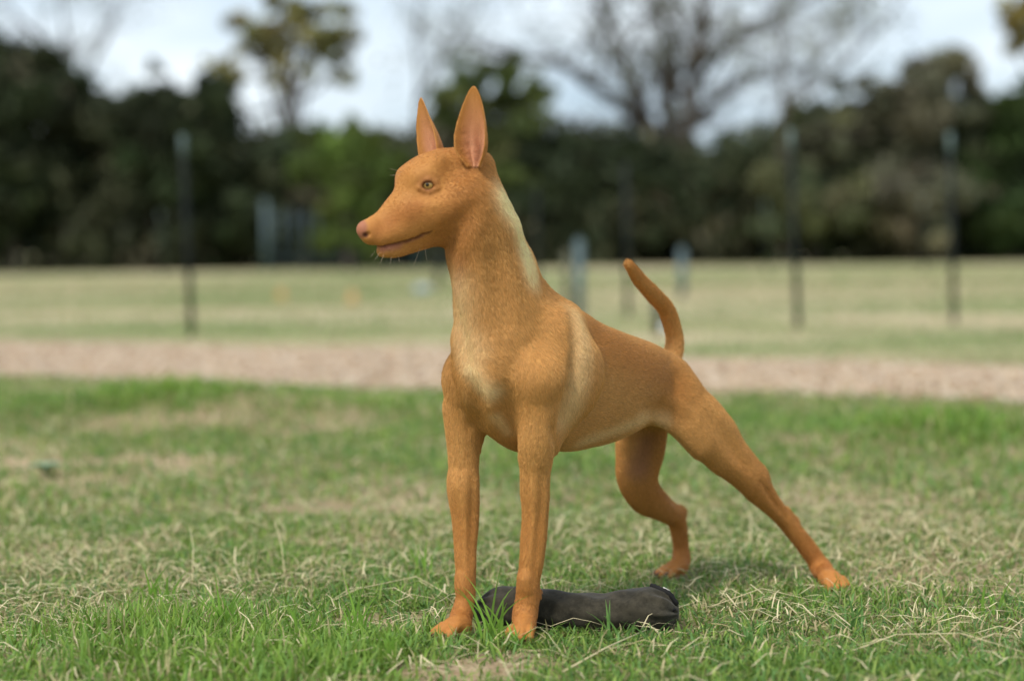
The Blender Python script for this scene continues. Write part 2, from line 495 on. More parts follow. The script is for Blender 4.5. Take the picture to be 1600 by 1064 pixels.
# evergreens whose tops show above the belt
D = 61
for k, (lab, fx, cls, col) in enumerate([
    ('tall dark evergreen at the left edge of the photo', 20, [(0, 110, 40), (40, 100, 36), (80, 105, 34), (110, 130, 30), (20, 170, 50), (80, 180, 46), (-40, 140, 50), (40, 260, 60)], lin(56, 64, 40)),
    ('dark evergreen with a pointed top above the left fence post', 315, [(320, 128, 22), (340, 150, 24), (300, 160, 26), (360, 185, 24), (320, 200, 36), (280, 215, 30), (320, 270, 44)], lin(56, 66, 40)),
    ('dark evergreen with a low rounded top left of its pointed neighbour', 240, [(225, 150, 22), (255, 145, 22), (200, 175, 24), (240, 190, 34), (270, 200, 26), (235, 250, 44)], lin(60, 66, 46)),
    ('bushy grey brown tree rising between the two right fence posts', 1440, [(1400, 150, 34), (1440, 115, 32), (1480, 110, 34), (1510, 135, 26), (1360, 180, 34), (1450, 180, 48), (1520, 180, 30), (1330, 205, 32), (1420, 240, 54)], lin(112, 110, 88)),
    ('dull green bush beside the right hand twig tree', 1270, [(1245, 190, 24), (1280, 172, 24), (1310, 180, 22), (1270, 215, 36), (1300, 240, 40), (1240, 245, 34)], lin(108, 112, 80)),
    ('dark green bush at the right edge of the photo', 1585, [(1560, 185, 26), (1590, 170, 30), (1620, 175, 32), (1580, 225, 46), (1560, 280, 44)], lin(62, 78, 42))]):
    f0 = foot_px(fx, D)
    make_tree('evergreen_tree' if k < 3 else 'bushy_tree', lab, 'tree', f0,
              [f0] + trunk_px([(fx, 340), (fx + 3, 270), (fx, 200)], D),
              [PC(a, b_, D + random.uniform(-1, 1), r) for a, b_, r in cls] + [PC(fx + random.uniform(-60, 60), random.uniform(260, 385), D + random.uniform(-1.5, 1.5), random.uniform(28, 46)) for _ in range(9)], 8500, .20, col, 6, .22)
# olive tree whose crown enters at the top right corner
D = 66
f0 = foot_px(1640, D)
make_tree('olive_leaved_tree', 'olive yellow tree reaching in at the top right corner', 'tree', f0,
          [f0] + trunk_px([(1640, 250), (1635, 150), (1625, 60)], D),
          [PC(*q) for q in [(1580, 30, D, 22), (1600, 60, D, 20), (1610, 15, D, 26), (1650, 40, D, 34), (1640, -20, D, 34), (1585, 75, D, 12), (1680, 90, D, 30)]],
          2600, .20, lin(148, 134, 74), 7, .2)

# leafless trees
def bare_tree(name, label, px0, D, limbs, r0, depth, leaves=0, lcol=None, twig=1.0):
    f0 = foot_px(px0, D)
    root = empty(name, tuple(f0)); tag(root, label, 'tree')
    tubes, tips, trunks = [], [], []
    for pts, r in limbs:
        q = [P(a, b_, D + c) - f0 for a, b_, c in pts]
        rad = list(np.linspace(r * 1.45, r * .7, len(q)) * D / FPX)
        trunks.append((q, rad, 8))
        for i in range(1, len(q)):
            for _ in range(3):
                t = random.random()
                p = q[i - 1] * (1 - t) + q[i] * t
                d = (q[i] - q[i - 1]); d = d / np.linalg.norm(d)
                nd = d * .7 + np.array([random.gauss(0, .8), random.gauss(0, .6), random.gauss(.2, .5)]); nd /= np.linalg.norm(nd)
                grow(p, nd, random.uniform(1.2, 2.4) * twig, rad[i] * .5, depth, tubes, tips, .55, .0, .16)
    joined_tubes('trunk', trunks, mat_bark, root)
    joined_tubes('crown', tubes, mat_bark, root)
    if leaves:
        tp = np.array(tips)
        p = tp[RNG.integers(0, len(tp), leaves)] + RNG.normal(0, .22, (leaves, 3))
        v, f, c = leaf_quads(p, .10, lcol * np.clip(RNG.normal(1, .2, (leaves, 1)), .4, 1.6))
        mesh_np('leaves', v, f, np.full(len(f), 4), mat_leaf, root, c)
bare_tree('bare_tree', 'large leafless tree with several grey trunks spreading behind the dog\'s back', 1060, 64,
          [([(1066, 410, 0), (1070, 260, 0), (1076, 190, 0), (1086, 110, 0), (1096, 30, 0), (1102, -70, 0)], 11),
           ([(1066, 260, 0), (1046, 190, .3), (1044, 110, .6), (1036, 50, .8), (1020, -40, 1)], 9),
           ([(1064, 270, 0), (1012, 190, -.3), (990, 130, -.6), (965, 70, -1), (940, 20, -1), (915, -50, -1.2)], 8),
           ([(1030, 230, 0), (970, 165, -.6), (925, 128, -1), (880, 100, -1.4), (825, 92, -1.8), (760, 80, -2)], 6),
           ([(1080, 170, 0), (1060, 130, .5), (1050, 80, .8), (1062, 20, 1)], 5),
           ([(1086, 110, 0), (1130, 70, .6), (1170, 45, 1), (1230, 15, 1.4), (1290, -20, 1.8)], 5),
           ([(1076, 190, 0), (1130, 140, .8), (1180, 118, 1.4), (1250, 110, 2)], 4)],
          1, 2, 3500, lin(124, 128, 114))
bare_tree('twig_tree', 'thin twiggy tree standing against the sky left of the right fence posts', 1225, 60,
          [([(1222, 410, 0), (1222, 230, 0), (1224, 150, 0), (1220, 90, 0), (1226, 30, 0), (1230, -40, 0)], 3.2),
           ([(1224, 180, 0), (1260, 120, .4), (1300, 60, .6), (1340, 10, .8)], 2.6),
           ([(1262, 150, 0), (1330, 90, -.5), (1380, 40, -.6), (1420, -20, -.6)], 2.6)],
          1, 2, 1500, lin(118, 120, 98), .8)
bare_tree('leafless_tree', 'pale leafless tree behind the woodland at the top left corner', 120, 74,
          [([(120, 410, 0), (118, 180, 0), (112, 100, 0), (100, 40, 0), (90, -40, 0)], 3.4),
           ([(118, 150, 0), (150, 90, .4), (175, 40, .6), (200, -20, .8)], 2.6),
           ([(112, 110, 0), (60, 60, -.4), (20, 20, -.6), (-20, -30, -.8)], 2.6)],
          1, 2, 1000, lin(126, 130, 118), .9)
bare_tree('slender_tree', 'slender leafless tree rising in the gap left of the dog\'s ears', 650, 72,
          [([(652, 410, 0), (650, 200, 0), (655, 120, 0), (650, 60, 0), (660, -20, 0)], 2.6),
           ([(652, 160, 0), (690, 90, .4), (730, 40, .6), (760, -10, .8)], 2.4)],
          1, 2, 900, lin(130, 134, 122), .8)

# ------------------------------------------------------------------ fence posts
mat_post = plain('post_green_steel', tuple(lin(28, 33, 30)), .7, .3, 20)
mat_tip = plain('post_white_tip', tuple(lin(98, 114, 110)), .55, .1, 20)
mat_blue = plain('weathered_blue_grey_paint', tuple(lin(88, 104, 106)), .7, .2, 15)
mat_dgrey = plain('dark_blue_grey_board', tuple(lin(50, 62, 68)), .75, .25, 12)
def prism(outline, z0, z1):
    n = len(outline)
    V_ = [(x, y, z0) for x, y in outline] + [(x, y, z1) for x, y in outline]
    F = [(i, (i + 1) % n, n + (i + 1) % n, n + i) for i in range(n)] + [tuple(range(n))[::-1], tuple(range(n, 2 * n))]
    return V_, F
TSEC = [(-.022, 0), (.022, 0), (.022, -.005), (.004, -.007), (.004, -.034), (-.004, -.034), (-.004, -.007), (-.022, -.005)]
def t_post(px, py, height, label, group, lean=(0, 0), tip=.16, dist=None):
    g = G(px, py)
    g[2] = float(gh(g[0], g[1])) - .02
    root = empty('fence_post', tuple(g)); tag(root, label, 'fence post', group)
    root.rotation_euler = (math.radians(lean[1]), math.radians(lean[0]), random.uniform(-.3, .3))
    v, f = prism(TSEC, -.02, height - tip)
    st = mesh_py('stem', v, f, mat_post, root)
    if tip:
        v, f = prism([(x * 1.06, y * 1.06) for x, y in TSEC], height - tip - .002, height)
        mesh_py('white_tip', v, f, mat_tip, root)
    return root
gp = 'steel fence posts along the far side of the path'
t_post(300, 527, 1.52, 'dark steel fence post with pale tip standing left of the dog', gp, (-1.6, 0))
t_post(1247, 515, 1.52, 'dark steel fence post with pale tip right of the dog\'s tail', gp, (-2.0, 0))
t_post(1491, 507, 1.52, 'dark steel fence post with pale tip nearest the right edge', gp, (-1.2, 0))
t_post(981, 497, 1.40, 'dark steel post without a pale tip just left of the dog\'s tail', gp, (-.5, 0), 0)
t_post(840, 470, 1.30, 'dark steel post half hidden behind the nape of the dog\'s neck', gp, (0, 0), 0)
gf = 'far steel fence posts in the field'
t_post(254, 436, 1.55, 'far small fence post with pale tip left of the near left post', gf, (-1, 0), .2)
t_post(1198, 428, 1.55, 'far small fence post with pale tip left of the post by the tail', gf, (-1, 0), .2)
t_post(1443, 427, 1.55, 'far small fence post with pale tip between the two right posts', gf, (-1, 0), .2)
def stake(px, py, w, h, mat, label, cap=True):
    g = G(px, py); g[2] = float(gh(g[0], g[1])) - .02
    root = empty('wooden_stake', tuple(g)); tag(root, label, 'stake', 'stakes behind the dog')
    a = w / 2; c = a * .3
    sec = [(-a + c, -a), (a - c, -a), (a, -a + c), (a, a - c), (a - c, a), (-a + c, a), (-a, a - c), (-a, -a + c)]
    v, f = prism(sec, -.02, h)
    mesh_py('shaft', v, f, mat, root)
    v, f = prism([(x * .55, y * .55) for x, y in sec], h + .0, h + .03)
    mesh_py('cap', v, f, mat, root)
stake(906, 496, .085, .72, mat_blue, 'pale blue grey stake showing above the dog\'s back')
stake(886, 488, .07, .62, plain('stake_brown', tuple(lin(92, 92, 74)), .8, .3, 15), 'brownish stake just left of the pale blue grey stake')
stake(1066, 466, .09, .62, mat_blue, 'faint pale stake right of the dog\'s tail tip')
stake(1027, 524, .055, .26, mat_post, 'short dark stake against the base of the dog\'s tail')
stake(686, 448, .10, .62, mat_post, 'dark stake beside the dog\'s throat')
# white scrap by the short stake
def lump(name, c, r, mat, label, cat, sq=.6, seed=3):
    rr = np.random.default_rng(seed)
    V_, F = [], []
    n, m = 14, 8
    for i in range(m + 1):
        th = math.pi * i / m
        for j in range(n):
            ph = 2 * math.pi * j / n
            k = r * (1 + .18 * math.sin(3 * ph + seed) * math.sin(th) + .1 * rr.normal() * math.sin(th))
            V_.append((k * math.sin(th) * math.cos(ph), k * math.sin(th) * math.sin(ph), k * sq * (math.cos(th) + .8)))
    for i in range(m):
        for j in range(n):
            F.append((i * n + j, (i + 1) * n + j, (i + 1) * n + (j + 1) % n, i * n + (j + 1) % n))
    o = mesh_py(name, V_, F, mat, None, True); o.location = c
    tag(o, label, cat); return o
def cone(px, py, label):
    g = G(px, py); g[2] = float(gh(g[0], g[1]))
    root = empty('marker_cone', tuple(g)); tag(root, label, 'marker', 'small orange markers in the field')
    mo = plain('orange_plastic', tuple(lin(204, 158, 104)), .6, .1, 30)
    v, f = prism([(.09 * math.cos(a), .09 * math.sin(a)) for a in np.linspace(0, 2 * math.pi, 13)[:-1]], 0, .012)
    mesh_py('base', v, f, mo, root)
    v, f = tube([(0, 0, .012), (0, 0, .08), (0, 0, .15)], [.07, .045, .02], 12)
    mesh_py('body', v, f, mo, root, True)
cone(440, 470, 'small orange marker in the field farther left of the dog\'s muzzle')
cone(551, 474, 'small orange marker in the field just below the dog\'s nose')
g = G(1038, 520); lump('white_scrap', tuple(g), .035, plain('white_scrap_plastic', tuple(lin(225, 226, 222)), .5), 'small white scrap lying by the base of the dog\'s tail', 'scrap', 1.1, 4)
g = G(661, 460); lump('pale_bag', tuple(g), .12, plain('pale_bag_plastic', tuple(lin(158, 166, 168)), .6), 'pale bag lying in the field beside the dog\'s throat', 'bag', .6, 6)

# dark slatted gate panel far behind the muzzle
def gate(px0, px1, pyb, h, label):
    a, b_ = G(px0, pyb), G(px1, pyb)
    c = (a + b_) / 2; c[2] = 0
    root = empty('field_gate', tuple(c)); tag(root, label, 'gate')
    w = np.linalg.norm(b_ - a)
    n = 13
    me = None
    v, f = prism([(-.045, -.012), (.045, -.012), (.045, .012), (-.045, .012)], .06, h)
    for k in range(n):
        x = -w / 2 + w * k / (n - 1)
        if me is None:
            o = mesh_py('slat', v, f, mat_dgrey, root); me = o.data
        else:
            o = link(bpy.data.objects.new('slat', me), root)
        o.location = (x, 0, random.uniform(-.03, .05))
    for z in (.3, h - .3):
        vv, ff = prism([(-w / 2, .013), (w / 2, .013), (w / 2, .05), (-w / 2, .05)], z, z + .09)
        mesh_py('rail', vv, ff, mat_dgrey, root)
    for sx in (-1, 1):
        vv, ff = prism([(-.07, -.06), (.07, -.06), (.07, .06), (-.07, .06)], 0, h + .28)
        o = mesh_py('gate_post', vv, ff, mat_blue, root); o.location = (sx * (w / 2 + .14), .0, 0)
gate(462, 612, 424, 1.75, 'dark blue grey slatted gate far behind the dog\'s muzzle')
# ------------------------------------------------------------------ the dog
# dog frame: u runs backwards along the body from the withers, v to the dog's left, z up
DO = np.array([0.055, 3.5, 0.0])
DA = np.array([0.60, 0.80, 0.0])
DL = np.array([0.80, -0.60, 0.0])
DZ = np.array([0.0, 0.0, 1.0])
DM = np.stack([DA, DL, DZ])              # world -> dog
def w2d(p): return (np.asarray(p) - DO) @ DM.T
def d2w(p): return np.asarray(p) @ DM + DO
def L(u, v, z): return np.array([u, v, z], float)
def B(px, py, v): return w2d(on_plane(px, py, DO, DL, v))
HS = np.array([0.438, -0.899, 0.0])        # head's left
HO = P(715, 295, 3.36)
def H(px, py, s): return w2d(on_plane(px, py, HO, HS, s))
HSd = DM @ HS
VD = np.array([0.0, 1.0, 0.0])

class Field:
    def __init__(s, lo, hi, h):
        s.lo = np.array(lo, np.float32); s.h = h
        s.n = np.ceil((np.array(hi) - np.array(lo)) / h).astype(int) + 1
        s.f = np.full(tuple(s.n), 0.06, np.float32)
        s.prims = []
    def box(s, a, b):
        i0 = np.clip(np.floor((a - s.lo) / s.h).astype(int), 0, s.n - 2)
        i1 = np.clip(np.ceil((b - s.lo) / s.h).astype(int) + 1, 1, s.n)
        sl = tuple(slice(p, q) for p, q in zip(i0, i1))
        ax = [(s.lo[k] + s.h * np.arange(i0[k], i1[k])).astype(np.float32) for k in range(3)]
        return sl, ax[0][:, None, None], ax[1][None, :, None], ax[2][None, None, :]
    @staticmethod
    def dist(x, y, z, A, B_, ra, rb, la, lb, dr):
        d = B_ - A; L2 = float(d @ d) + 1e-12
        t = np.clip(((x - A[0]) * d[0] + (y - A[1]) * d[1] + (z - A[2]) * d[2]) / L2, 0, 1)
        qx, qy, qz = x - A[0] - t * d[0], y - A[1] - t * d[1], z - A[2] - t * d[2]
        w = qx * dr[0] + qy * dr[1] + qz * dr[2]
        ls = la + (lb - la) * t
        w2 = w * w
        ip = np.maximum(qx * qx + qy * qy + qz * qz - w2, 0)
        ms = np.sqrt(ip + w2 / ls ** 2)
        g = np.sqrt(ip + w2 / ls ** 4) + 1e-9
        return (ms - (ra + (rb - ra) * t)) * np.where(ms > 1e-6, ms / g, 1.0)
    def add(s, A, B_, ra, rb=None, lat=1.0, dr=VD, k=0.02, op='u', flow=None, hair=0.007):
        A = np.asarray(A, float); B_ = np.asarray(B_, float)
        rb = ra if rb is None else rb
        la, lb = (lat, lat) if np.isscalar(lat) else lat
        m = max(ra, rb) * max(1, la, lb) + k + 3 * s.h
        sl, x, y, z = s.box(np.minimum(A, B_) - m, np.maximum(A, B_) + m)
        d = s.dist(x, y, z, A, B_, ra, rb, la, lb, dr)
        f = s.f[sl]
        if op == 'u':
            hh = np.maximum(k - np.abs(f - d), 0) / k
            s.f[sl] = np.minimum(f, d) - hh * hh * k * 0.25
            fl = (B_ - A) if flow is None else np.asarray(flow, float)
            s.prims.append((A, B_, ra, rb, la, lb, dr, fl / (np.linalg.norm(fl) + 1e-9), hair))
        else:
            d = -d
            hh = np.maximum(k - np.abs(f - d), 0) / k
            s.f[sl] = np.maximum(f, d) + hh * hh * k * 0.25
    def chain(s, pts, rad, lat=1.0, dr=VD, k=0.02, flow=None, hair=0.007, sub=10):
        """one smooth limb: a spline through pts with radii rad, joined to the rest once"""
        pts = np.array(pts, float); n = len(pts)
        lt = np.full(n, float(lat)) if np.isscalar(lat) else np.array(lat, float)
        D = np.column_stack([pts, rad, lt])
        if n > 2:
            ext = np.vstack([2 * D[0] - D[1], D, 2 * D[-1] - D[-2]])
            R = []
            for i in range(n - 1):
                p0, p1, p2, p3 = ext[i:i + 4]
                for j in range(sub):
                    t = j / sub
                    R.append(0.5 * (2 * p1 + (p2 - p0) * t + (2 * p0 - 5 * p1 + 4 * p2 - p3) * t * t + (3 * p1 - p0 - 3 * p2 + p3) * t ** 3))
            R.append(D[-1]); R = np.array(R)
        else:
            R = D
        m = float(np.max(R[:, 3] * np.maximum(1, R[:, 4]))) + k + 3 * s.h
        sl, x, y, z = s.box(R[:, :3].min(0) - m, R[:, :3].max(0) + m)
        d = np.full(s.f[sl].shape, 0.06, np.float32)
        o0 = np.array([q.start for q in sl])
        for i in range(len(R) - 1):
            a, b = R[i], R[i + 1]
            s2, x2, y2, z2 = s.box(np.minimum(a[:3], b[:3]) - m, np.maximum(a[:3], b[:3]) + m)
            ls = tuple(slice(q.start - o, q.stop - o) for q, o in zip(s2, o0))
            e = s.dist(x2, y2, z2, a[:3], b[:3], a[3], b[3], a[4], b[4], dr)
            d[ls] = np.minimum(d[ls], e)
        for i in range(n - 1):
            fl = (pts[i + 1] - pts[i]) if flow is None else np.asarray(flow, float)
            s.prims.append((pts[i], pts[i + 1], rad[i], rad[i + 1], lt[i], lt[i + 1], dr, fl / (np.linalg.norm(fl) + 1e-9), hair))
        f = s.f[sl]
        hh = np.maximum(k - np.abs(f - d), 0) / k
        s.f[sl] = np.minimum(f, d) - hh * hh * k * 0.25
    def sample(s, p):
        q = (p - s.lo) / s.h
        q = np.clip(q, 0, s.n - 1.001)
        i = q.astype(int); t = q - i
        r = 0
        for a in (0, 1):
            for b in (0, 1):
                for c in (0, 1):
                    wgt = (t[:, 0] if a else 1 - t[:, 0]) * (t[:, 1] if b else 1 - t[:, 1]) * (t[:, 2] if c else 1 - t[:, 2])
                    r = r + wgt * s.f[i[:, 0] + a, i[:, 1] + b, i[:, 2] + c]
        return r
    def hit(s, px, py, d0=3.0, d1=4.3):
        ts = np.arange(d0, d1, 0.0008)
        p = w2d(CP + ts[:, None] * ray(px, py)[None])
        f = s.sample(p)
        j = np.argmax(f < 0)
        if f[j] >= 0:
            j = int(np.argmin(f))
        return p[j]
    def grad(s, p):
        e = s.h
        o = np.eye(3) * e
        g = np.array([s.sample((p + o[k])[None])[0] - s.sample((p - o[k])[None])[0] for k in range(3)])
        return g / (np.linalg.norm(g) + 1e-9)
    def mesh(s):
        f = s.f
        nx, ny, nz = f.shape
        ins = f < 0
        cnt = np.zeros((nx - 1, ny - 1, nz - 1), np.uint8)
        for a in (0, 1):
            for b in (0, 1):
                for c in (0, 1):
                    cnt += ins[a:nx - 1 + a, b:ny - 1 + b, c:nz - 1 + c]
        act = np.argwhere((cnt > 0) & (cnt < 8))
        vid = np.full(cnt.shape, -1, np.int32)
        vid[act[:, 0], act[:, 1], act[:, 2]] = np.arange(len(act))
        acc = np.zeros((len(act), 3)); num = np.zeros(len(act))
        corners = [(a, b, c) for a in (0, 1) for b in (0, 1) for c in (0, 1)]
        val = {k: f[act[:, 0] + k[0], act[:, 1] + k[1], act[:, 2] + k[2]] for k in corners}
        for p in corners:
            for ax in range(3):
                if p[ax] == 0:
                    q = list(p); q[ax] = 1; q = tuple(q)
                    va, vb = val[p], val[q]
                    m = (va < 0) != (vb < 0)
                    t = np.where(m, va / np.where(m, va - vb, 1), 0)
                    pos = np.tile(np.array(p, float), (len(act), 1)); pos[:, ax] = t
                    acc[m] += pos[m]; num[m] += 1
        V = (act + acc / num[:, None]) * s.h + s.lo
        Q = []
        for ax in range(3):
            o1, o2 = [(1, 2), (2, 0), (0, 1)][ax]
            sl0 = [slice(None)] * 3; sl1 = [slice(None)] * 3
            sl0[ax] = slice(0, -1); sl1[ax] = slice(1, None)
            a, b = ins[tuple(sl0)], ins[tuple(sl1)]
            e = np.argwhere(a != b)
            ok = (e[:, o1] > 0) & (e[:, o2] > 0) & (e[:, o1] < f.shape[o1] - 1) & (e[:, o2] < f.shape[o2] - 1)
            e = e[ok]
            flip = a[e[:, 0], e[:, 1], e[:, 2]]
            def g(d1, d2):
                c = e.copy(); c[:, o1] -= d1; c[:, o2] -= d2
                return vid[c[:, 0], c[:, 1], c[:, 2]]
            q = np.stack([g(1, 1), g(0, 1), g(0, 0), g(1, 0)], 1)
            q[~flip] = q[~flip][:, ::-1]
            Q.append(q)
        Q = np.concatenate(Q)
        return V, Q

def lap_smooth(V, Q, it, lam=0.5):
    E = np.concatenate([Q[:, [0, 1]], Q[:, [1, 2]], Q[:, [2, 3]], Q[:, [3, 0]]])
    deg = np.bincount(E.ravel(), minlength=len(V)).astype(float)
    for i in range(it):
        S = np.zeros_like(V)
        for k in range(3):
            S[:, k] = np.bincount(E[:, 0], V[E[:, 1], k], len(V)) + np.bincount(E[:, 1], V[E[:, 0], k], len(V))
        l = lam if i % 2 == 0 else -lam * 1.05
        V = V + l * (S / np.maximum(deg, 1)[:, None] - V)
    return V

FD = Field((-0.40, -0.30, -0.012), (0.72, 0.32, 0.96), DOG_H)
add, chain = FD.add, FD.chain

# --- torso
tc = [L(-.125, 0, .432), L(-.05, 0, .432), L(.06, 0, .418), L(.18, 0, .402), L(.275, 0, .398), L(.36, 0, .386), L(.425, 0, .366)]
chain(tc, [.080, .122, .122, .101, .080, .060, .045], lat=[.80, .65, .69, .80, .84, .92, 1.0], k=.03)
add(L(-.160, 0, .440), L(-.06, 0, .362), .036, .045, lat=.95, k=.04)            # forechest keel
add(L(-.03, 0, .530), L(.06, 0, .495), .036, .028, lat=.8, k=.05)             # withers
# --- neck
chain([B(742, 318, 0), B(760, 385, 0), B(776, 450, 0), B(790, 530, 0)], [.060, .066, .080, .092],
      lat=[.86, .80, .76, .78], k=.04, hair=.010)
add(B(800, 420, 0), L(-.01, 0, .525), .040, .038, lat=.7, k=.045)                  # crest into withers
# --- left shoulder and arm
add(L(-.005, .052, .515), L(-.12, .078, .435), .036, .040, lat=.80, k=.03, flow=(0.2, 0, -1))
add(L(-.12, .072, .43), B(835, 715, .062), .038, .019, lat=.95, k=.03)
add(L(-.01, .074, .445), B(849, 715, .060), .046, .013, lat=.62, k=.04)
add(L(-.055, .070, .50), L(-.03, .078, .42), .034, .044, lat=.6, k=.045, flow=(.2, 0, -1))
chain([B(838, 640, .066), B(835.5, 688, .064), B(836.5, 725, .060), B(836, 765, .056), B(836, 808, .052), B(831, 872, .046), B(826.5, 904, .042), B(825, 936, .040), B(819, 968, .037)],
      [.0350, .0315, .0262, .0245, .0226, .0212, .0198, .0213, .0200], k=.012, hair=.0045)
# --- right shoulder and arm
add(L(.0, -.048, .515), L(-.125, -.070, .43), .032, .041, lat=.75, k=.035, flow=(0.2, 0, -1))
add(L(-.125, -.070, .42), B(724, 715, -.080), .040, .019, lat=.95, k=.03)
add(L(.01, -.055, .45), B(736, 672, -.080), .042, .026, lat=.6, k=.03)
chain([B(724, 640, -.080), B(726, 690, -.080), B(725, 728, -.080), B(724, 760, -.079), B(727.5, 808, -.077), B(727, 856, -.075), B(727, 904, -.072), B(724, 936, -.071), B(719, 966, -.070)],
      [.0340, .0290, .0252, .0278, .0235, .0195, .0180, .0180, .0175], k=.012, hair=.0045)
add(B(858, 690, .060), B(861, 700, .058), .0130, .0110, k=.014, hair=.004)        # elbows
add(B(742, 692, -.078), B(744, 702, -.078), .0120, .0100, k=.014, hair=.004)
add(B(820, 905, .044), B(820, 915, .043), .0120, .0120, k=.012, hair=.004)        # wrists
add(B(721, 905, -.072), B(720, 916, -.071), .0115, .0115, k=.012, hair=.004)
add(B(842, 925, .040), B(842, 932, .040), .0070, .0070, k=.010, hair=.004)
# --- pelvis and left hind leg
add(L(.370, .040, .382), L(.415, .042, .350), .046, .040, k=.04)
add(L(.370, -.036, .378), L(.41, -.040, .345), .044, .038, k=.04)
chain([B(1078, 632, .064), B(1112, 680, .086), B(1156, 733, .108), B(1206, 788, .130), B(1228, 812, .140), B(1251, 840, .155), B(1272, 868, .170), B(1286, 890, .182)],
      [.052, .053, .0375, .0215, .0175, .0170, .0168, .0180], lat=[.66, .62, .72, .85, 1, 1, 1, 1], k=.02, hair=.0055)
add(B(1104, 660, .076), B(1182, 736, .115), .026, .018, lat=.8, k=.03)            # back of the thigh
add(B(1040, 645, .056), B(1092, 695, .086), .026, .020, lat=.6, k=.03)            # flank fold to thigh
add(B(1228, 798, .137), B(1242, 812, .143), .009, .0100, k=.012)                  # hock
# --- right hind leg
chain([B(1008, 640, -.062), B(1002, 700, -.076), B(998, 745, -.080), B(1008, 776, -.082), B(1036, 796, -.086), B(1056, 812, -.090), B(1062, 846, -.092), B(1062, 876, -.093)],
      [.060, .054, .042, .036, .025, .0185, .0155, .0165], lat=[.7, .75, .8, .8, .85, 1, 1, 1], k=.014, hair=.005)
add(B(1060, 798, -.088), B(1064, 800, -.090), .0105, .0105, k=.012)
# --- tail
chain([B(1046, 578, 0), B(1054, 548, 0), B(1054, 520, 0), B(1044, 485, 0), B(1023, 459, 0), B(1002, 434, 0), B(984, 413, 0)],
      [.021, .0162, .0146, .0140, .0134, .0118, .0075], k=.012, hair=.007)

# --- paws
NAILS = []
def paw(g, fwd, sc=1.0, leg=None):
    fwd = np.array([fwd[0], fwd[1], 0.0]); fwd = DM @ (fwd / np.linalg.norm(fwd))
    sd = np.array([-fwd[1], fwd[0], 0.0])
    g = w2d(g)
    if leg is not None:
        add(leg, g + DZ * .026 * sc + fwd * .004, .019 * sc, .020 * sc, k=.014, hair=.004)
    add(g + DZ * .022 * sc - fwd * .010 * sc, g + DZ * .020 * sc + fwd * .018 * sc, .019 * sc, .018 * sc, k=.012, hair=.004)
    for i, (o, ln) in enumerate([(-1.45, .030), (-.5, .043), (.5, .043), (1.45, .030)]):
        a = g + fwd * .008 * sc + sd * o * .0104 * sc + DZ * .027 * sc
        m = g + fwd * (ln * .72) * sc + sd * o * .0150 * sc + DZ * .0215 * sc
        b = g + fwd * (ln + .004) * sc + sd * o * .0172 * sc + DZ * .0105 * sc
        add(a, m, .0090 * sc, .0092 * sc, k=.003, hair=.0014)
        add(m, b, .0092 * sc, .0088 * sc, k=.0015, hair=.0012)
        NAILS.append((b + fwd * .006 * sc + DZ * .001, fwd * .012 * sc - DZ * .005 * sc, .0040 * sc))
paw(G(715, 996), (-.88, -.47), .88, B(720, 960, -.070))
paw(G(818, 1000), (-.35, -.93), .86, B(821, 960, .038))
paw(G(1056, 900), (-.90, -.42), .82, B(1062, 872, -.093))
paw(G(1297, 921), (.45, -.89), .85, B(1284, 887, .180))

# --- head
hk = dict(dr=HSd)
def Hc(pts, rad, lat, **kw):
    chain([H(*p) for p in pts], rad, lat=lat, dr=HSd, **kw)
Hc([(668, 291, 0), (698, 286, 0), (728, 284, 0)], [.041, .052, .052], [.88, .84, .84], k=.02, hair=.0035)
Hc([(579, 362, 0), (607, 350, 0), (641, 327, 0), (671, 304, 0)], [.0185, .0235, .0325, .0415], [.78, .68, .68, .84], k=.012, hair=.0025)   # muzzle
Hc([(600, 391, 0), (620, 388, 0), (655, 372, 0), (700, 346, 0)], [.0110, .0145, .0200, .034], [1.0, .95, .95, 1.05], k=.006, hair=.003)       # lower jaw
add(H(567, 358, 0), H(580, 362, 0), .0100, .0155, lat=1.0, dr=HSd, k=.012, hair=.0008)                       # nose
for s in (-1, 1):
    add(H(704, 330, .026 * s), H(730, 318, .026 * s), .032, .036, lat=.75, dr=HSd, k=.022, hair=.004)          # cheek
    add(H(652 if s > 0 else 631, 274, .021 * s), H(677 if s > 0 else 648, 269, .028 * s), .0100, .0125, dr=HSd, k=.03, hair=.003)                 # brow
    add(H(640 + 4 * s, 326, .017 * s), H(688 + 6 * s, 316, .034 * s), .0130, .0160, dr=HSd, k=.025, hair=.003)
    add(H(622, 356, .009 * s), H(698, 336, .030 * s), .0165, .0260, dr=HSd, k=.025, hair=.003)                  # cheek bone
    add(H(597, 371, .008 * s), H(640, 356, .013 * s), .0115, .0165, dr=HSd, k=.012, hair=.0025)                # upper lip
    add(H(716, 256, .018 * s), H(742, 262, .024 * s), .020, .020, dr=HSd, k=.018, hair=.004)                   # ear base
add(H(748, 264, .026), H(756, 300, .018), .022, .024, dr=HSd, k=.02, hair=.006)
add(H(632, 319, 0), H(668, 276, 0), .0235, .0335, lat=.72, dr=HSd, k=.03, hair=.003)                            # bridge into the forehead
add(H(640, 330, .014), H(672, 322, .026), .020, .024, dr=HSd, k=.02, hair=.003)
add(H(640, 330, -.014), H(672, 322, -.026), .020, .024, dr=HSd, k=.02, hair=.003)
add(H(716, 345, 0), H(742, 372, 0), .040, .046, lat=1.0, dr=HSd, k=.03, hair=.006)                             # throat
def unit(v): return v / (np.linalg.norm(v) + 1e-9)

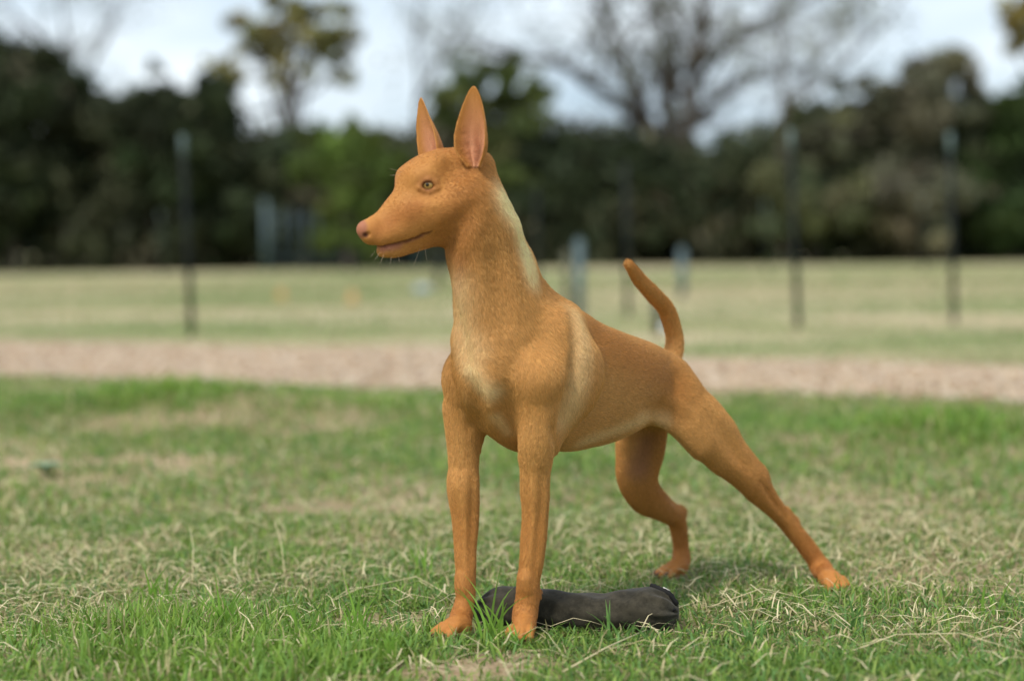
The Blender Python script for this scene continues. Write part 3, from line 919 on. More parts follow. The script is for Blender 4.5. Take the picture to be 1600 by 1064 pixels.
# --- muscle and tendon relief cut shallow into the surface
def groove(pts, r, depth, k=.008):
    pts = np.array(pts, float)
    cum = np.concatenate([[0], np.cumsum(np.linalg.norm(np.diff(pts, axis=0), axis=1))]); cum /= cum[-1]
    sv = np.linspace(0, 1, 15)
    ps = []
    for u_ in sv:
        p = FD.hit(np.interp(u_, cum, pts[:, 0]), np.interp(u_, cum, pts[:, 1]))
        ps.append((p, FD.grad(p)))
    P_ = np.array([p for p, g in ps]); G_ = np.array([g for p, g in ps])
    for _ in range(3):
        P_[1:-1] = (P_[:-2] + 2 * P_[1:-1] + P_[2:]) / 4; G_[1:-1] = (G_[:-2] + 2 * G_[1:-1] + G_[2:]) / 4
    dp = (depth + k * .25) * np.sin(np.pi * np.clip(sv * .96 + .02, 0, 1)) ** .7 - k * .25
    C_ = P_ + G_ * (r - dp)[:, None]
    m = r + k + 3 * FD.h
    sl, x, y, z = FD.box(C_.min(0) - m, C_.max(0) + m)
    d = np.full(FD.f[sl].shape, 0.06, np.float32)
    for a, b in zip(C_[:-1], C_[1:]):
        d = np.minimum(d, FD.dist(x, y, z, a, b, r, r, 1.0, 1.0, VD))
    d = -d; f = FD.f[sl]
    hh = np.maximum(k - np.abs(f - d), 0) / k
    FD.f[sl] = np.maximum(f, d) + hh * hh * k * 0.25
groove([(847, 735), (845, 800), (838, 870), (834, 905)], .008, .0034)
groove([(822, 745), (824, 800), (820, 860)], .008, .0026)
groove([(712, 770), (716, 830), (719, 890)], .008, .0028)
groove([(738, 745), (738, 810), (735, 880)], .008, .0034)
groove([(735, 600), (742, 630), (748, 662)], .016, .0095, .02)              # between right arm and chest
groove([(782, 610), (792, 645), (800, 680)], .016, .0085, .02)              # between left arm and chest
groove([(716, 470), (724, 520), (733, 565)], .010, .0055, .014)             # throat furrow beside the breast bone
groove([(768, 400), (776, 450), (786, 500)], .016, .0055, .02)              # side of the neck
groove([(893, 490), (899, 540), (890, 600), (876, 650)], .014, .0034, .014) # behind the shoulder blade
groove([(862, 660), (866, 690)], .008, .0030, .01)                          # behind the elbow
groove([(1005, 640), (1035, 640), (1062, 655)], .018, .0050, .02)           # flank
groove([(1110, 650), (1140, 690), (1165, 725)], .016, .0030, .02)           # thigh muscle
groove([(1188, 752), (1212, 784), (1230, 806)], .006, .0040, .008)          # in front of the heel tendon
groove([(1040, 775), (1056, 790)], .006, .0040, .008)
groove([(1262, 842), (1280, 866), (1292, 886)], .006, .0016, .008)
groove([(656, 304), (676, 305), (688, 300)], .012, .0014, .014)             # under the eye
groove([(688, 262), (712, 270)], .016, .0012, .02)                          # temple
groove([(690, 375), (716, 350), (740, 320)], .016, .0040, .02)              # behind the jaw

# --- carved details, placed on the surface
eyeL = FD.hit(668, 289)
nL = FD.grad(eyeL)
gE = np.array([FD.hit(656, 291), FD.hit(668, 283), FD.hit(681, 291), FD.hit(668, 296)])
add(eyeL + .0028 * unit(gE[0] - gE[2]), eyeL - .0028 * unit(gE[0] - gE[2]), .0078, op='s', k=.003)
for a, b in ((FD.hit(653, 292), FD.hit(660, 284)), (FD.hit(660, 284), FD.hit(669, 281)), (FD.hit(669, 281), FD.hit(679, 285)), (FD.hit(679, 285), FD.hit(685, 293))):
    add(a, b, .0030, .0030, k=.006, hair=.001, flow=(1, 0, 0))
for a, b in ((FD.hit(655, 294), FD.hit(661, 298)), (FD.hit(661, 298), FD.hit(671, 300)), (FD.hit(671, 300), FD.hit(683, 295))):
    add(a, b, .0018, .0018, k=.006, hair=.001, flow=(1, 0, 0))
def mirror(p):                                                  # mirror a point across the head's mid-plane
    o = w2d(HO); return p - 2 * ((p - o) @ HSd) * HSd
eyeR = H(628, 289, -.024)
add(eyeR, eyeR, .0080, k=.012, hair=.001, flow=(1, 0, 0))
MOUTH = [(674, 363), (660, 367), (645, 374), (628, 379), (606, 384), (588, 383)]
mp = [FD.hit(*q) for q in MOUTH]
for a, b in zip(mp[:-1], mp[1:]):
    add(a, b, .0020, .0016, op='s', k=.004)
    add(mirror(a), mirror(b), .0020, .0016, op='s', k=.004)
nos = FD.hit(571, 368)
add(nos, FD.hit(576, 366), .0032, op='s', k=.003)
add(mirror(nos), mirror(nos), .0032, op='s', k=.003)

V, Q = FD.mesh()
V = lap_smooth(V, Q, 6)
NBODY = len(V)

# --- ears: cupped leaves of real thickness, rooted in the skull, part of the same mesh
EARQ = []
def ear(base, tip, nrm, wl_, wr, cup, lean=0.0, th=.0022, inner=1.0):
    global V, Q
    ey = tip - base; ln = np.linalg.norm(ey); ey = ey / ln
    n = DM @ np.array(nrm, float); n = unit(n - ey * (n @ ey)); ex = np.cross(ey, n)
    if (ex @ (DM @ np.array([1.0, 0, 0]))) < 0: ex = -ex
    ts = np.array([-.25, 0, .12, .3, .5, .7, .85, .95, 1.0])
    NT, NW = 52, 33
    out = []
    tt = -.16 + 1.16 * (1 - (1 - np.linspace(0, 1, NT)) ** 1.25)
    for t in tt:
        a, b = np.interp(t, ts, wl_), np.interp(t, ts, wr)
        for q in np.linspace(-1, 1, NW):
            w = a if q < 0 else b
            cc = np.interp(t, [-.25, .1, .5, 1], [cup * 1.5, cup * 1.35, cup, cup * .55])
            x = q * w * (1 - .10 * cc * q * q)
            z = cc * w * (q * q - .35) + lean * ln * max(t, 0) ** 2
            # ridges in the lower hollow
            z += .0065 * math.exp(-((q - .34) / .13) ** 2) * max(0, 1 - max(t, 0) * 1.7)
            z += .0050 * math.exp(-((q + .30) / .12) ** 2) * max(0, 1 - max(t, 0) * 1.9) - .004 * math.exp(-((q - .05) / .16) ** 2) * max(0, 1 - max(t, 0) * 2.2)
            out.append((x, ln * t, z, q, t))
    out = np.array(out)
    pts = base + out[:, :1] * ex + out[:, 1:2] * ey + out[:, 2:3] * n
    Gd = pts.reshape(NT, NW, 3)
    du = np.gradient(Gd, axis=1); dv = np.gradient(Gd, axis=0)
    nn = np.cross(du, dv); nn /= np.linalg.norm(nn, axis=2)[..., None] + 1e-12
    if (nn[NT // 2, NW // 2] @ n) < 0: nn = -nn
    qv = out[:, 3].reshape(NT, NW); tv = out[:, 4].reshape(NT, NW)
    thk = th * np.sqrt(np.clip(1 - np.abs(qv) ** 4, 0.02, 1)) * (1 - .45 * np.clip(tv, 0, 1))
    F_ = Gd + nn * thk[..., None]; K_ = Gd - nn * thk[..., None]
    o = len(V); N = NT * NW
    quads = []
    g0 = lambda i, j: o + i * NW + j
    g1 = lambda i, j: o + N + i * NW + j
    for i in range(NT - 1):
        for j in range(NW - 1):
            quads.append((g0(i, j), g0(i, j + 1), g0(i + 1, j + 1), g0(i + 1, j)))
            quads.append((g1(i, j), g1(i + 1, j), g1(i + 1, j + 1), g1(i, j + 1)))
        quads.append((g0(i, 0), g0(i + 1, 0), g1(i + 1, 0), g1(i, 0)))
        quads.append((g0(i, NW - 1), g1(i, NW - 1), g1(i + 1, NW - 1), g0(i + 1, NW - 1)))
    for j in range(NW - 1):
        quads.append((g0(NT - 1, j), g0(NT - 1, j + 1), g1(NT - 1, j + 1), g1(NT - 1, j)))
    quads = np.array(quads)
    # orient: front faces look along n
    a, b, c = F_[10, 5], F_[10, 6], F_[11, 6]
    if np.cross(b - a, c - a) @ n < 0: quads = quads[:, ::-1]
    V = np.vstack([V, F_.reshape(-1, 3), K_.reshape(-1, 3)])
    Q = np.vstack([Q, quads])
    EARQ.append((o, N, qv.ravel(), tv.ravel()))
    FD.prims.append((base, tip, .010, .004, 1.6, 1.6, ex, ey, .0020))
ear(H(744, 243, .058), H(740, 135, .064), (-.50, -.86, .12), [.004, .0290, .0345, .0345, .0290, .0205, .0130, .0072, .0022], [.006, .0250, .0300, .0315, .0295, .0240, .0165, .0090, .0022], .85)
ear(H(676, 243, -.040), H(657, 154, -.050), (-.78, -.60, .1), [.020, .026, .0270, .0262, .0225, .0155, .0100, .0058, .0018], [.028, .036, .0360, .0310, .0240, .0165, .0105, .0058, .0018], .62)

# --- last fit of the outline: small shifts (photo pixels) carried over to the surface at its own depth
WARP = np.array([[float(q) for q in e.split()] for e in """557 359 1 0,  563 349 2 1,  575 338 -2 -3,  588 327 -4 -5,  600 318 0 0,  618 303 7 4,  617 288 2 -0,  613 282 -2 -1,  622 266 2 2,  635 254 2 2,  655 240 6 2,  651 215 4 -0,  651 180 0 0,  655 158 1 0,  660 156 -0 0,  670 176 1 -0,  684 202 4 -2,  697 226 7 -7,  707 226 3 2,  709 210 3 1,  716 185 2 1,  724 160 -0 -0,  733 141 1 1,  740 136 -1 2,  748 147 -1 0,  756 170 -0 0,  761 200 2 -0,  764 232 4 -1,  770 250 -0 0,  776 275 -6 2,  783 295 -7 3,  797 318 -1 0,  812 350 4 -2,  824 385 -4 2,  836 410 -5 2,  846 438 -7 4,  857 445 -2 3,  885 468 -1 1,  914 490 -2 3,  942 508 -3 6,  975 520 -1 2,  1008 532 -0 1,  1035 541 -1 -6,  1038 526 -2 0,  1032 499 -3 1,  1008 466 -3 2,  984 433 -2 1,  975 412 -1 -0,  987 407 -1 1,  1005 430 -5 5,  1035 457 -2 2,  1054 481 -2 1,  1064 511 -2 1,  1070 535 -0 0,  1068 562 -2 0,  1081 586 -12 7,  1096 607 -11 11,  1123 629 -2 2,  1147 659 -0 0,  1163 690 -5 3,  1185 719 -4 3,  1204 748 -0 0,  1220 780 -2 1,  1235 797 -3 3,  1249 815 -4 3,  1259 828 -2 1,  1275 850 -2 1,  1294 879 -3 2,  1313 898 -1 1,  1327 914 -5 -5,  1287 922 -1 3,  1275 901 1 -1,  1259 876 -1 1,  1239 850 0 -0,  1217 821 1 -1,  1192 799 1 -1,  1144 757 3 -4,  1092 719 1 -1,  1053 683 -1 -3,  1030 738 -2 -1,  1035 761 2 -1,  1048 777 1 -1,  1067 789 1 -1,  1073 799 -0 0,  1073 818 -1 0,  1076 850 -0 0,  1075 888 -0 -0,  1025 901 0 -0,  1048 879 8 5,  1051 856 3 0,  1048 837 1 -0,  1038 818 1 -1,  1016 808 2 -4,  984 789 2 -2,  968 767 -2 1,  961 748 -5 1,  949 695 -4 3,  930 698 -0 -0,  900 705 0 2,  868 710 -1 -1,  860 744 -2 -0,  857 808 -2 -0,  851 872 -2 -0,  845 904 -2 -0,  845 936 -4 -0,  840 961 -3 -1,  836 987 -1 -0,  833 1000 -1 -2,  789 1000 1 -3,  793 987 7 2,  800 961 1 0,  804 936 1 0,  808 904 3 0,  811 872 2 0,  815 808 2 0,  812 744 1 -0,  803 705 1 -0,  790 697 1 -2,  770 686 0 -0,  757 681 -3 -7,  751 695 -7 -1,  749 728 -1 -0,  750 760 -2 0,  749 808 -2 -0,  745 856 -2 -0,  744 904 -2 -0,  738 961 -2 -0,  734 990 0 1,  673 990 3 -3,  704 961 4 3,  712 935 7 1,  710 904 4 -0,  709 856 2 -0,  705 808 1 -0,  697 760 1 -0,  700 728 0 0,  697 690 1 -0,  692 646 1 -0,  691 601 4 0,  701 561 2 0,  704 533 -7 -1,  708 476 -2 0,  701 420 -4 1,  697 408 -4 1,  691 385 2 -4,  670 390 0 1,  640 397 -0 -0,  617 403 -0 -0,  592 398 0 -0,  583 387 -3 4,  570 377 1 -1,  560 370 -1 1""".split(',')])
def warp(Vd):
    Wd = d2w(Vd)
    q = (Wd - CP) @ CR
    x, y = 800 - FPX * q[:, 0] / q[:, 2], 532 + FPX * q[:, 1] / q[:, 2]
    num = np.zeros((len(Vd), 2)); den = np.full(len(Vd), 0.35)
    for wx, wy, dx, dy in WARP:
        w = np.exp(-((x - wx) ** 2 + (y - wy) ** 2) / (2 * 15.0 ** 2))
        num[:, 0] += w * dx; num[:, 1] += w * dy; den += w
    num /= den[:, None]
    dep = -q[:, 2]
    loc = np.column_stack([num[:, 0] / FPX * dep, -num[:, 1] / FPX * dep, np.zeros(len(Vd))])
    return w2d(Wd + loc @ CR.T)
V = warp(V)
W = d2w(V)
# ---- coat colour (markings, with some shade and sheen painted in)
def lin(r, g, b):
    c = np.array([r, g, b]) / 255.0
    return np.where(c < 0.04045, c / 12.92, ((c + 0.055) / 1.055) ** 2.4)
BASE = lin(207, 157, 91)
PALE = lin(246, 222, 170)
RUST = lin(186, 127, 63)
SKIN = lin(202, 144, 110)
NOSE = lin(164, 106, 78)
LIP = lin(138, 84, 64)
DARK = lin(84, 48, 32)
colr = np.tile(BASE, (len(V), 1))
def blob(c, r, sharp=1.0):
    c = np.atleast_2d(c)
    d = np.min(np.stack([np.linalg.norm(V - q, axis=1) for q in c]), 0)
    return np.clip(1.0 - d / r, 0, 1) ** sharp
def seg(pts, r):
    best = np.full(len(V), 9.0)
    for a, b in zip(pts[:-1], pts[1:]):
        d = b - a
        t = np.clip(((V - a) @ d) / (d @ d + 1e-12), 0, 1)
        best = np.minimum(best, np.linalg.norm(V - a - t[:, None] * d, axis=1))
    m = np.clip(1.0 - best / r, 0, 1)
    return m * m * (3 - 2 * m)
def mix(m, c, amt):
    global colr
    m = np.clip(m * amt, 0, 1)[:, None]
    colr = colr * (1 - m) + c * m
hit = FD.hit
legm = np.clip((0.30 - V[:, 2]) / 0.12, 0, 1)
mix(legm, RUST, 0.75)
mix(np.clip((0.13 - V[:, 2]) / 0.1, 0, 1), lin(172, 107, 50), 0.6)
mix(seg([hit(*q) for q in [(900, 492), (908, 560), (899, 610), (883, 648)]], .046), PALE, 0.48)  # paler look of the hair direction behind the shoulder, painted as colour
mix(seg([hit(*q) for q in [(786, 305), (802, 340), (815, 375), (826, 405), (832, 425)]], .047), PALE, 1.3)  # pale nape: hair colour with some sheen painted in
mix(seg([hit(*q) for q in [(716, 440), (726, 500), (735, 545)]], .052), PALE, 0.55)
mix(seg([hit(*q) for q in [(735, 575), (755, 605), (768, 612)]], .030), PALE, 0.6)
mix(seg([hit(*q) for q in [(772, 650), (790, 672)]], .018), PALE, 0.5)
mix(seg([hit(*q) for q in [(905, 690), (960, 672), (1000, 655), (1035, 655)]], .028), PALE, 0.4)
mix(seg([hit(*q) for q in [(830, 470), (850, 540), (835, 620)]], .07), lin(212, 160, 90), 0.5)
mix(seg([hit(*q) for q in [(1010, 690), (1000, 730)]], .04), lin(176, 128, 98), 0.8)
mix(seg([B(1066, 540, 0), B(1060, 490, 0), B(1040, 462, 0), B(1010, 430, 0)], .018), PALE, 0.6)
mix(seg([hit(*q) for q in [(940, 530), (990, 560), (1050, 600)]], .095), lin(178, 120, 56), 0.75)  # darker back and flank: partly coat colour, partly shade painted in
mix(seg([hit(*q) for q in [(715, 450), (720, 400)]], .020), SKIN, 0.25)
mix(seg([hit(*q) for q in [(700, 320), (690, 345), (715, 340)]], .022), lin(150, 92, 42), 0.6)
mix(blob(hit(690, 300), .03), RUST, 0.5)
# muzzle and face
headm = np.clip(((V - w2d(P(735, 330, 3.36))) @ unit(w2d(P(600, 300, 3.30)) - w2d(P(735, 330, 3.36))) + .03) / .06, 0, 1) * np.clip((V[:, 2] - .60) / .05, 0, 1)
mix(headm, lin(182, 124, 62), 0.9)
mix(seg([hit(*q) for q in [(590, 360), (620, 340), (650, 325)]], .030), lin(166, 102, 50), 0.6)
# nose leather, lips, eye rims
nc = H(563, 358, 0)
mix(np.clip((.0172 - np.linalg.norm(V - nc, axis=1)) / .004, 0, 1), NOSE, 1.0)
mm = seg([hit(*q) for q in MOUTH[1:]], .007); mix(mm, LIP, 0.7)
mm = seg(mp, .0048); mix(mm, DARK, 1.3)
mm = seg([mirror(q) for q in mp], .0048); mix(mm, DARK, 1.3)
mix(seg([H(596, 390, .008), H(622, 385, .012)], .009), lin(168, 108, 88), 0.8)
for e in (eyeL, eyeR):
    mix(blob(e, .024), lin(140, 84, 48), 1.0)
    mix(np.clip((.0102 - np.linalg.norm(V - e, axis=1)) / .002, 0, 1), DARK, 0.75)
for q in (nos, mirror(nos)):
    mix(blob(q, .0065), lin(70, 34, 28), 1.6)
# bare pink skin inside the ears
for (o, N, qv, tv) in EARQ:
    m = np.zeros(len(V))
    m[o:o + N] = np.clip(1.25 - (np.abs(qv) / .80) ** 3, 0, 1) * np.clip(1.3 - tv * 1.35, 0, 1)
    mix(m, SKIN, 0.85)
    m[:] = 0
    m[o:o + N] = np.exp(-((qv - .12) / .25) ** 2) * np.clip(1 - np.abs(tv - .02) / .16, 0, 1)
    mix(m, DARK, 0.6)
n1 = np.sin(V @ np.array([61., 37., 53.])) * np.sin(V @ np.array([-23., 71., 41.]) + 1.3)
colr = np.clip(colr, 0.005, 0.9)

dog = empty('dog', tuple(DO))
tag(dog, 'slender tan short-coated dog with upright ears standing stretched on the grass', 'dog')
mat_skin = tinted('dog_coat_base', 0.62, spec=0.2)
def to_dog(o):
    o.parent = dog
    o.matrix_parent_inverse = Matrix.Translation(-Vector(DO))
    return o
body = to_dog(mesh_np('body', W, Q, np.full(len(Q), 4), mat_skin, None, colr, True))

# ---- eyes: amber iris, dark pupil
def sphere(c, r, axis, n=24, m=16):
    axis = unit(axis); t1 = unit(np.cross(axis, [0.3, 0.2, 0.93])); t2 = np.cross(axis, t1)
    Vv, F, cc = [], [], []
    for i in range(m + 1):
        th = math.pi * i / m
        for j in range(n):
            ph = 2 * math.pi * j / n
            Vv.append(c + r * (math.cos(th) * axis + math.sin(th) * (math.cos(ph) * t1 + math.sin(ph) * t2)))
            a = math.degrees(th)
            cc.append(lin(10, 7, 5) if a < 19 else (lin(190, 152, 84) if a < 52 else lin(84, 56, 30)))
    for i in range(m):
        for j in range(n):
            F.append((i * n + j, (i + 1) * n + j, (i + 1) * n + (j + 1) % n, i * n + (j + 1) % n))
    return np.array(Vv), F, np.array(cc)
mat_eye = tinted('eye_surface', 0.06, spec=0.6)
for e, sgn in ((eyeL, 1),):
    nrm = d2w(e + (nL if sgn > 0 else nL - 2 * (nL @ HSd) * HSd)) - d2w(e)
    nrm = unit(nrm + np.array([-0.25, -0.1, 0]))
    c = d2w(e) - unit(nrm) * .0086
    v_, f_, c_ = sphere(c, .0108, nrm)
    to_dog(mesh_py('eye', v_, f_, mat_eye, None, True, c_))
v_, f_, c_ = sphere(d2w(eyeR) + np.array([-.0052, -.001, 0]), .0066, unit(np.array([-.95, -.25, .05])))
to_dog(mesh_py('eye', v_, f_, mat_eye, None, True, c_))
# ---- claws
mat_claw = plain('claw_horn', (0.13, 0.06, 0.035), 0.4, 0.3, 300)
for p, d, r in NAILS:
    a = d2w(p); dd = d @ DM
    v_, f_ = tube([a - dd * .5, a + dd * .25, a + dd * .8, a + dd * 1.1 - np.array([0, 0, .002])], [r, r * .95, r * .6, r * .15], 8)
    to_dog(mesh_py('claw', v_, f_, mat_claw, None, True))

# ---- short coat: real hairs
def make_fur(nh):
    T = np.concatenate([Q[:, [0, 1, 2]], Q[:, [0, 2, 3]]])
    a, b, c = V[T[:, 0]], V[T[:, 1]], V[T[:, 2]]
    nr = np.cross(b - a, c - a); ar = np.linalg.norm(nr, axis=1)
    cum = np.cumsum(ar)
    ti = np.searchsorted(cum, RNG.random(nh) * cum[-1])
    r1, r2 = RNG.random(nh), RNG.random(nh)
    fl = r1 + r2 > 1; r1[fl] = 1 - r1[fl]; r2[fl] = 1 - r2[fl]
    p = a[ti] + r1[:, None] * (b - a)[ti] + r2[:, None] * (c - a)[ti]
    # smooth normals
    VN = np.zeros_like(V)
    for k in range(3):
        for ax in range(3):
            VN[:, ax] += np.bincount(T[:, k], nr[:, ax], len(V))
    VN /= np.linalg.norm(VN, axis=1)[:, None] + 1e-12
    n = unit_rows(VN[T[ti, 0]] * (1 - r1 - r2)[:, None] + VN[T[ti, 1]] * r1[:, None] + VN[T[ti, 2]] * r2[:, None])
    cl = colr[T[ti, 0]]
    flow = np.zeros((nh, 3)); ln = np.zeros(nh); ws = np.full(nh, 1e-9)
    x, y, z = p[:, 0], p[:, 1], p[:, 2]
    for (A, B_, ra, rb, la, lb, dr, f, hl) in FD.prims:
        d = FD.dist(x, y, z, A, B_, ra, rb, la, lb, dr)
        w = np.exp(-np.maximum(np.abs(d), 0.0) / .012)
        flow += w[:, None] * f; ln += w * hl; ws += w
    ln = ln / ws
    flow = flow / ws[:, None] + np.array([0.05, 0, -0.12])
    flow += RNG.normal(0, .20, (nh, 3))
    flow -= n * np.sum(flow * n, 1)[:, None]
    flow = unit_rows(flow)
    keep = np.ones(nh, bool)
    keep &= np.linalg.norm(p - nc, axis=1) > .0185
    for e in (eyeL, eyeR):
        keep &= np.linalg.norm(p - e, axis=1) > .0085
    for q in mp:
        keep &= np.linalg.norm(p - q, axis=1) > .0045
    p, n, flow, ln, cl = p[keep], n[keep], flow[keep], ln[keep], cl[keep]
    m = len(p)
    ln = ln * (0.7 + 0.6 * RNG.random(m))
    up = 0.24 + 0.24 * RNG.random(m)
    p0 = p - n * .0006
    p1 = p0 + (flow * .55 + n * (up * .75)[:, None]) * ln[:, None]
    p2 = p1 + (flow * .55 + n * (up * .10)[:, None]) * ln[:, None]
    pts = np.stack([p0, p1, p2], 1).reshape(-1, 3)
    hc = bpy.data.hair_curves.new('coat')
    hc.add_curves([3] * m)
    hc.attributes['position'].data.foreach_set('vector', d2w(pts).astype(np.float32).ravel())
    ra = hc.attributes.new('radius', 'FLOAT', 'POINT')
    rr = np.tile(np.array([.00017, .00014, .00004], np.float32), m)
    ra.data.foreach_set('value', rr)
    ta = hc.attributes.new('tint', 'FLOAT_COLOR', 'CURVE')
    c4 = np.ones((m, 4), np.float32)
    br = np.clip(RNG.normal(1.06, .20, m), .45, 1.9)[:, None]
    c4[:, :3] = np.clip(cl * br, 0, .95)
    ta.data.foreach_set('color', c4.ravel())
    hm = tinted('coat_hair', 0.42, spec=0.30)
    hc.materials.append(hm)
    o = bpy.data.objects.new('coat', hc)
    link(o); to_dog(o)
    return o
def unit_rows(a):
    return a / (np.linalg.norm(a, axis=1)[:, None] + 1e-12)
if N_HAIR:
    make_fur(N_HAIR)
# ---- whiskers
mat_wh = plain('whisker', (0.5, 0.4, 0.28), 0.4)
def whisker(px, py, dx, dy, out=.01):
    a = FD.hit(px, py); s = d2w(a)
    pts = [s, s + (CR @ np.array([dx * .5, -dy * .55, 0])) / 950 + np.array([0, -out * .5, 0]),
           s + (CR @ np.array([dx, -dy, 0])) / 950 + np.array([0, -out, 0])]
    v_, f_ = tube(pts, [.00022, .00018, .00008], 5)
    to_dog(mesh_py('whisker', v_, f_, mat_wh, None, True))
for q in [(656, 388, -10, 28), (664, 386, 3, 20), (600, 398, -6, 14), (612, 400, -2, 13), (594, 394, -8, 12), (586, 392, -6, 9), (622, 400, 3, 10), (628, 270, -18, -6), (625, 273, -16, 2)]:
    whisker(*q)
# ------------------------------------------------------------------ stuffed fabric roll
def fabric_roll():
    A = G(736, 979); Bp = G(1060, 984)
    A[2] = .031; Bp[2] = .032
    ax = Bp - A; ln = np.linalg.norm(ax); ax /= ln
    up = np.array([0, 0, 1.0]); sd = np.cross(ax, up)
    root = empty('fabric_roll', tuple((A + Bp) / 2 * np.array([1, 1, 0])))
    tag(root, 'charcoal grey stuffed fabric roll lying in the grass behind the front paws', 'fabric roll')
    inv = np.array(root.location)
    m, nt, b = material('charcoal_felt')
    tc = nt.nodes.new('ShaderNodeTexCoord')
    nz = nt.nodes.new('ShaderNodeTexNoise'); nz.inputs['Scale'].default_value = 90; nz.inputs['Detail'].default_value = 8; nz.inputs['Roughness'].default_value = .7
    n2 = nt.nodes.new('ShaderNodeTexNoise'); n2.inputs['Scale'].default_value = 14; n2.inputs['Detail'].default_value = 4
    ad = nt.nodes.new('ShaderNodeMath'); ad.operation = 'ADD'
    rp = nt.nodes.new('ShaderNodeValToRGB')
    rp.color_ramp.elements[0].position = .75; rp.color_ramp.elements[0].color = (*lin(46, 43, 35), 1)
    rp.color_ramp.elements[1].position = 1.0; rp.color_ramp.elements[1].color = (*lin(68, 63, 52), 1)
    mu = nt.nodes.new('ShaderNodeMath'); mu.operation = 'MULTIPLY'; mu.inputs[1].default_value = .85
    nt.links.new(tc.outputs['Object'], nz.inputs['Vector']); nt.links.new(tc.outputs['Object'], n2.inputs['Vector'])
    nt.links.new(nz.outputs['Fac'], ad.inputs[0]); nt.links.new(n2.outputs['Fac'], ad.inputs[1]); nt.links.new(ad.outputs[0], mu.inputs[0])
    nt.links.new(mu.outputs[0], rp.inputs['Fac']); nt.links.new(rp.outputs['Color'], b.inputs['Base Color'])
    b.inputs['Roughness'].default_value = 1.0; b.inputs['Specular IOR Level'].default_value = .08
    b.inputs['Sheen Weight'].default_value = .12
    bp = nt.nodes.new('ShaderNodeBump'); bp.inputs['Distance'].default_value = .0012; bp.inputs['Strength'].default_value = .7
    nz3 = nt.nodes.new('ShaderNodeTexNoise'); nz3.inputs['Scale'].default_value = 420; nz3.inputs['Detail'].default_value = 4
    nt.links.new(tc.outputs['Object'], nz3.inputs['Vector']); nt.links.new(nz3.outputs['Fac'], bp.inputs['Height']); nt.links.new(bp.outputs[0], b.inputs['Normal'])
    NR, NS = 90, 64
    ts = np.linspace(0, 1, NR)
    rad = np.interp(ts, [0, .02, .05, .10, .16, .30, .55, .75, .88, .95, .985, 1.0], [.004, .013, .026, .037, .0425, .0405, .0385, .0395, .0415, .0360, .022, .008])
    rad = np.convolve(np.pad(rad, 2, 'edge'), np.ones(5) / 5, 'valid')
    def surf(t, a, r, extra=0.0):
        w = .0009 * math.sin(7 * a + 23 * t) + .0009 * math.sin(3 * a - 41 * t + 1) + .0012 * math.sin(2 * a + 9 * t + 2)
        e = max(0, 1 - min(t, 1 - t) / .16)
        w += e * (.0030 * math.sin(9 * a + 8 * t) + .0022 * math.sin(14 * a + 2))
        d = abs(((t - .73) + .10 * math.sin(a)) * 10)                       # a deep diagonal fold near the right end
        w -= .0042 * math.exp(-(d * 1.3) ** 2) * (0.5 + 0.5 * math.sin(a + .4))
        seam = (a - math.radians(205) + math.pi) % (2 * math.pi) - math.pi
        w -= .0030 * math.exp(-(seam / .06) ** 2) * (1 - e)
        rr = r + (w * min(1, r / .03)) + extra
        x = math.cos(a) * rr * 1.14; z = math.sin(a) * rr * (0.88 if math.sin(a) > 0 else .80)
        c = A + ax * ln * t + np.array([0, 0, .003 * math.sin(t * 9) - .004 * e]) + sd * .004 * math.sin(t * 5)
        return c + sd * x + up * max(z, -.031)
    V_, F = [], []
    for i, t in enumerate(ts):
        for j in range(NS):
            V_.append(surf(t, 2 * math.pi * j / NS, rad[i]) - inv)
    for i in range(NR - 1):
        for j in range(NS):
            F.append((i * NS + j, i * NS + (j + 1) % NS, (i + 1) * NS + (j + 1) % NS, (i + 1) * NS + j))
    F.append(tuple(range(NS))[::-1]); F.append(tuple((NR - 1) * NS + j for j in range(NS)))
    mesh_py('cover', V_, F, m, root, True)
    # zip-like dark edge over the right end, with a pale pull
    dk = plain('black_binding', tuple(lin(24, 23, 22)), .8, .3, 60)
    pts, rr = [], []
    for k in range(16):
        t = .87 + .125 * k / 15
        pts.append(surf(t, math.radians(100 - 30 * k / 15), np.interp(t, ts, rad), .0005) - inv); rr.append(.0042 if k % 2 else .0050)
    v, f = tube(pts, rr, 8); mesh_py('binding', v, f, dk, root, True)
    p0 = surf(.925, math.radians(105), np.interp(.925, ts, rad), .005) - inv
    v, f = tube([p0, p0 + ax * .012 - up * .006], [.0014, .0010], 6); mesh_py('pale_pull', v, f, plain('pale_pull_tape', tuple(lin(205, 200, 190)), .6), root, True)
    # gathered ends with ragged folds
    for end, base_t in ((Bp, .97), (A, .03)):
        sg = 1 if base_t > .5 else -1
        for k in range(6):
            a = 2 * math.pi * k / 6 + .3
            q = surf(base_t, a, np.interp(base_t, ts, rad) * .7) - inv
            e = q + ax * sg * random.uniform(.004, .010) + sd * random.gauss(0, .004) + up * random.gauss(0, .004)
            v, f = tube([q, (q + e) / 2 + up * .002, e], [.0050, .0042, .0016], 6)
            mesh_py('gathered_fold', v, f, dk, root, True)
    return A, Bp
TOY_A, TOY_B = fabric_roll()

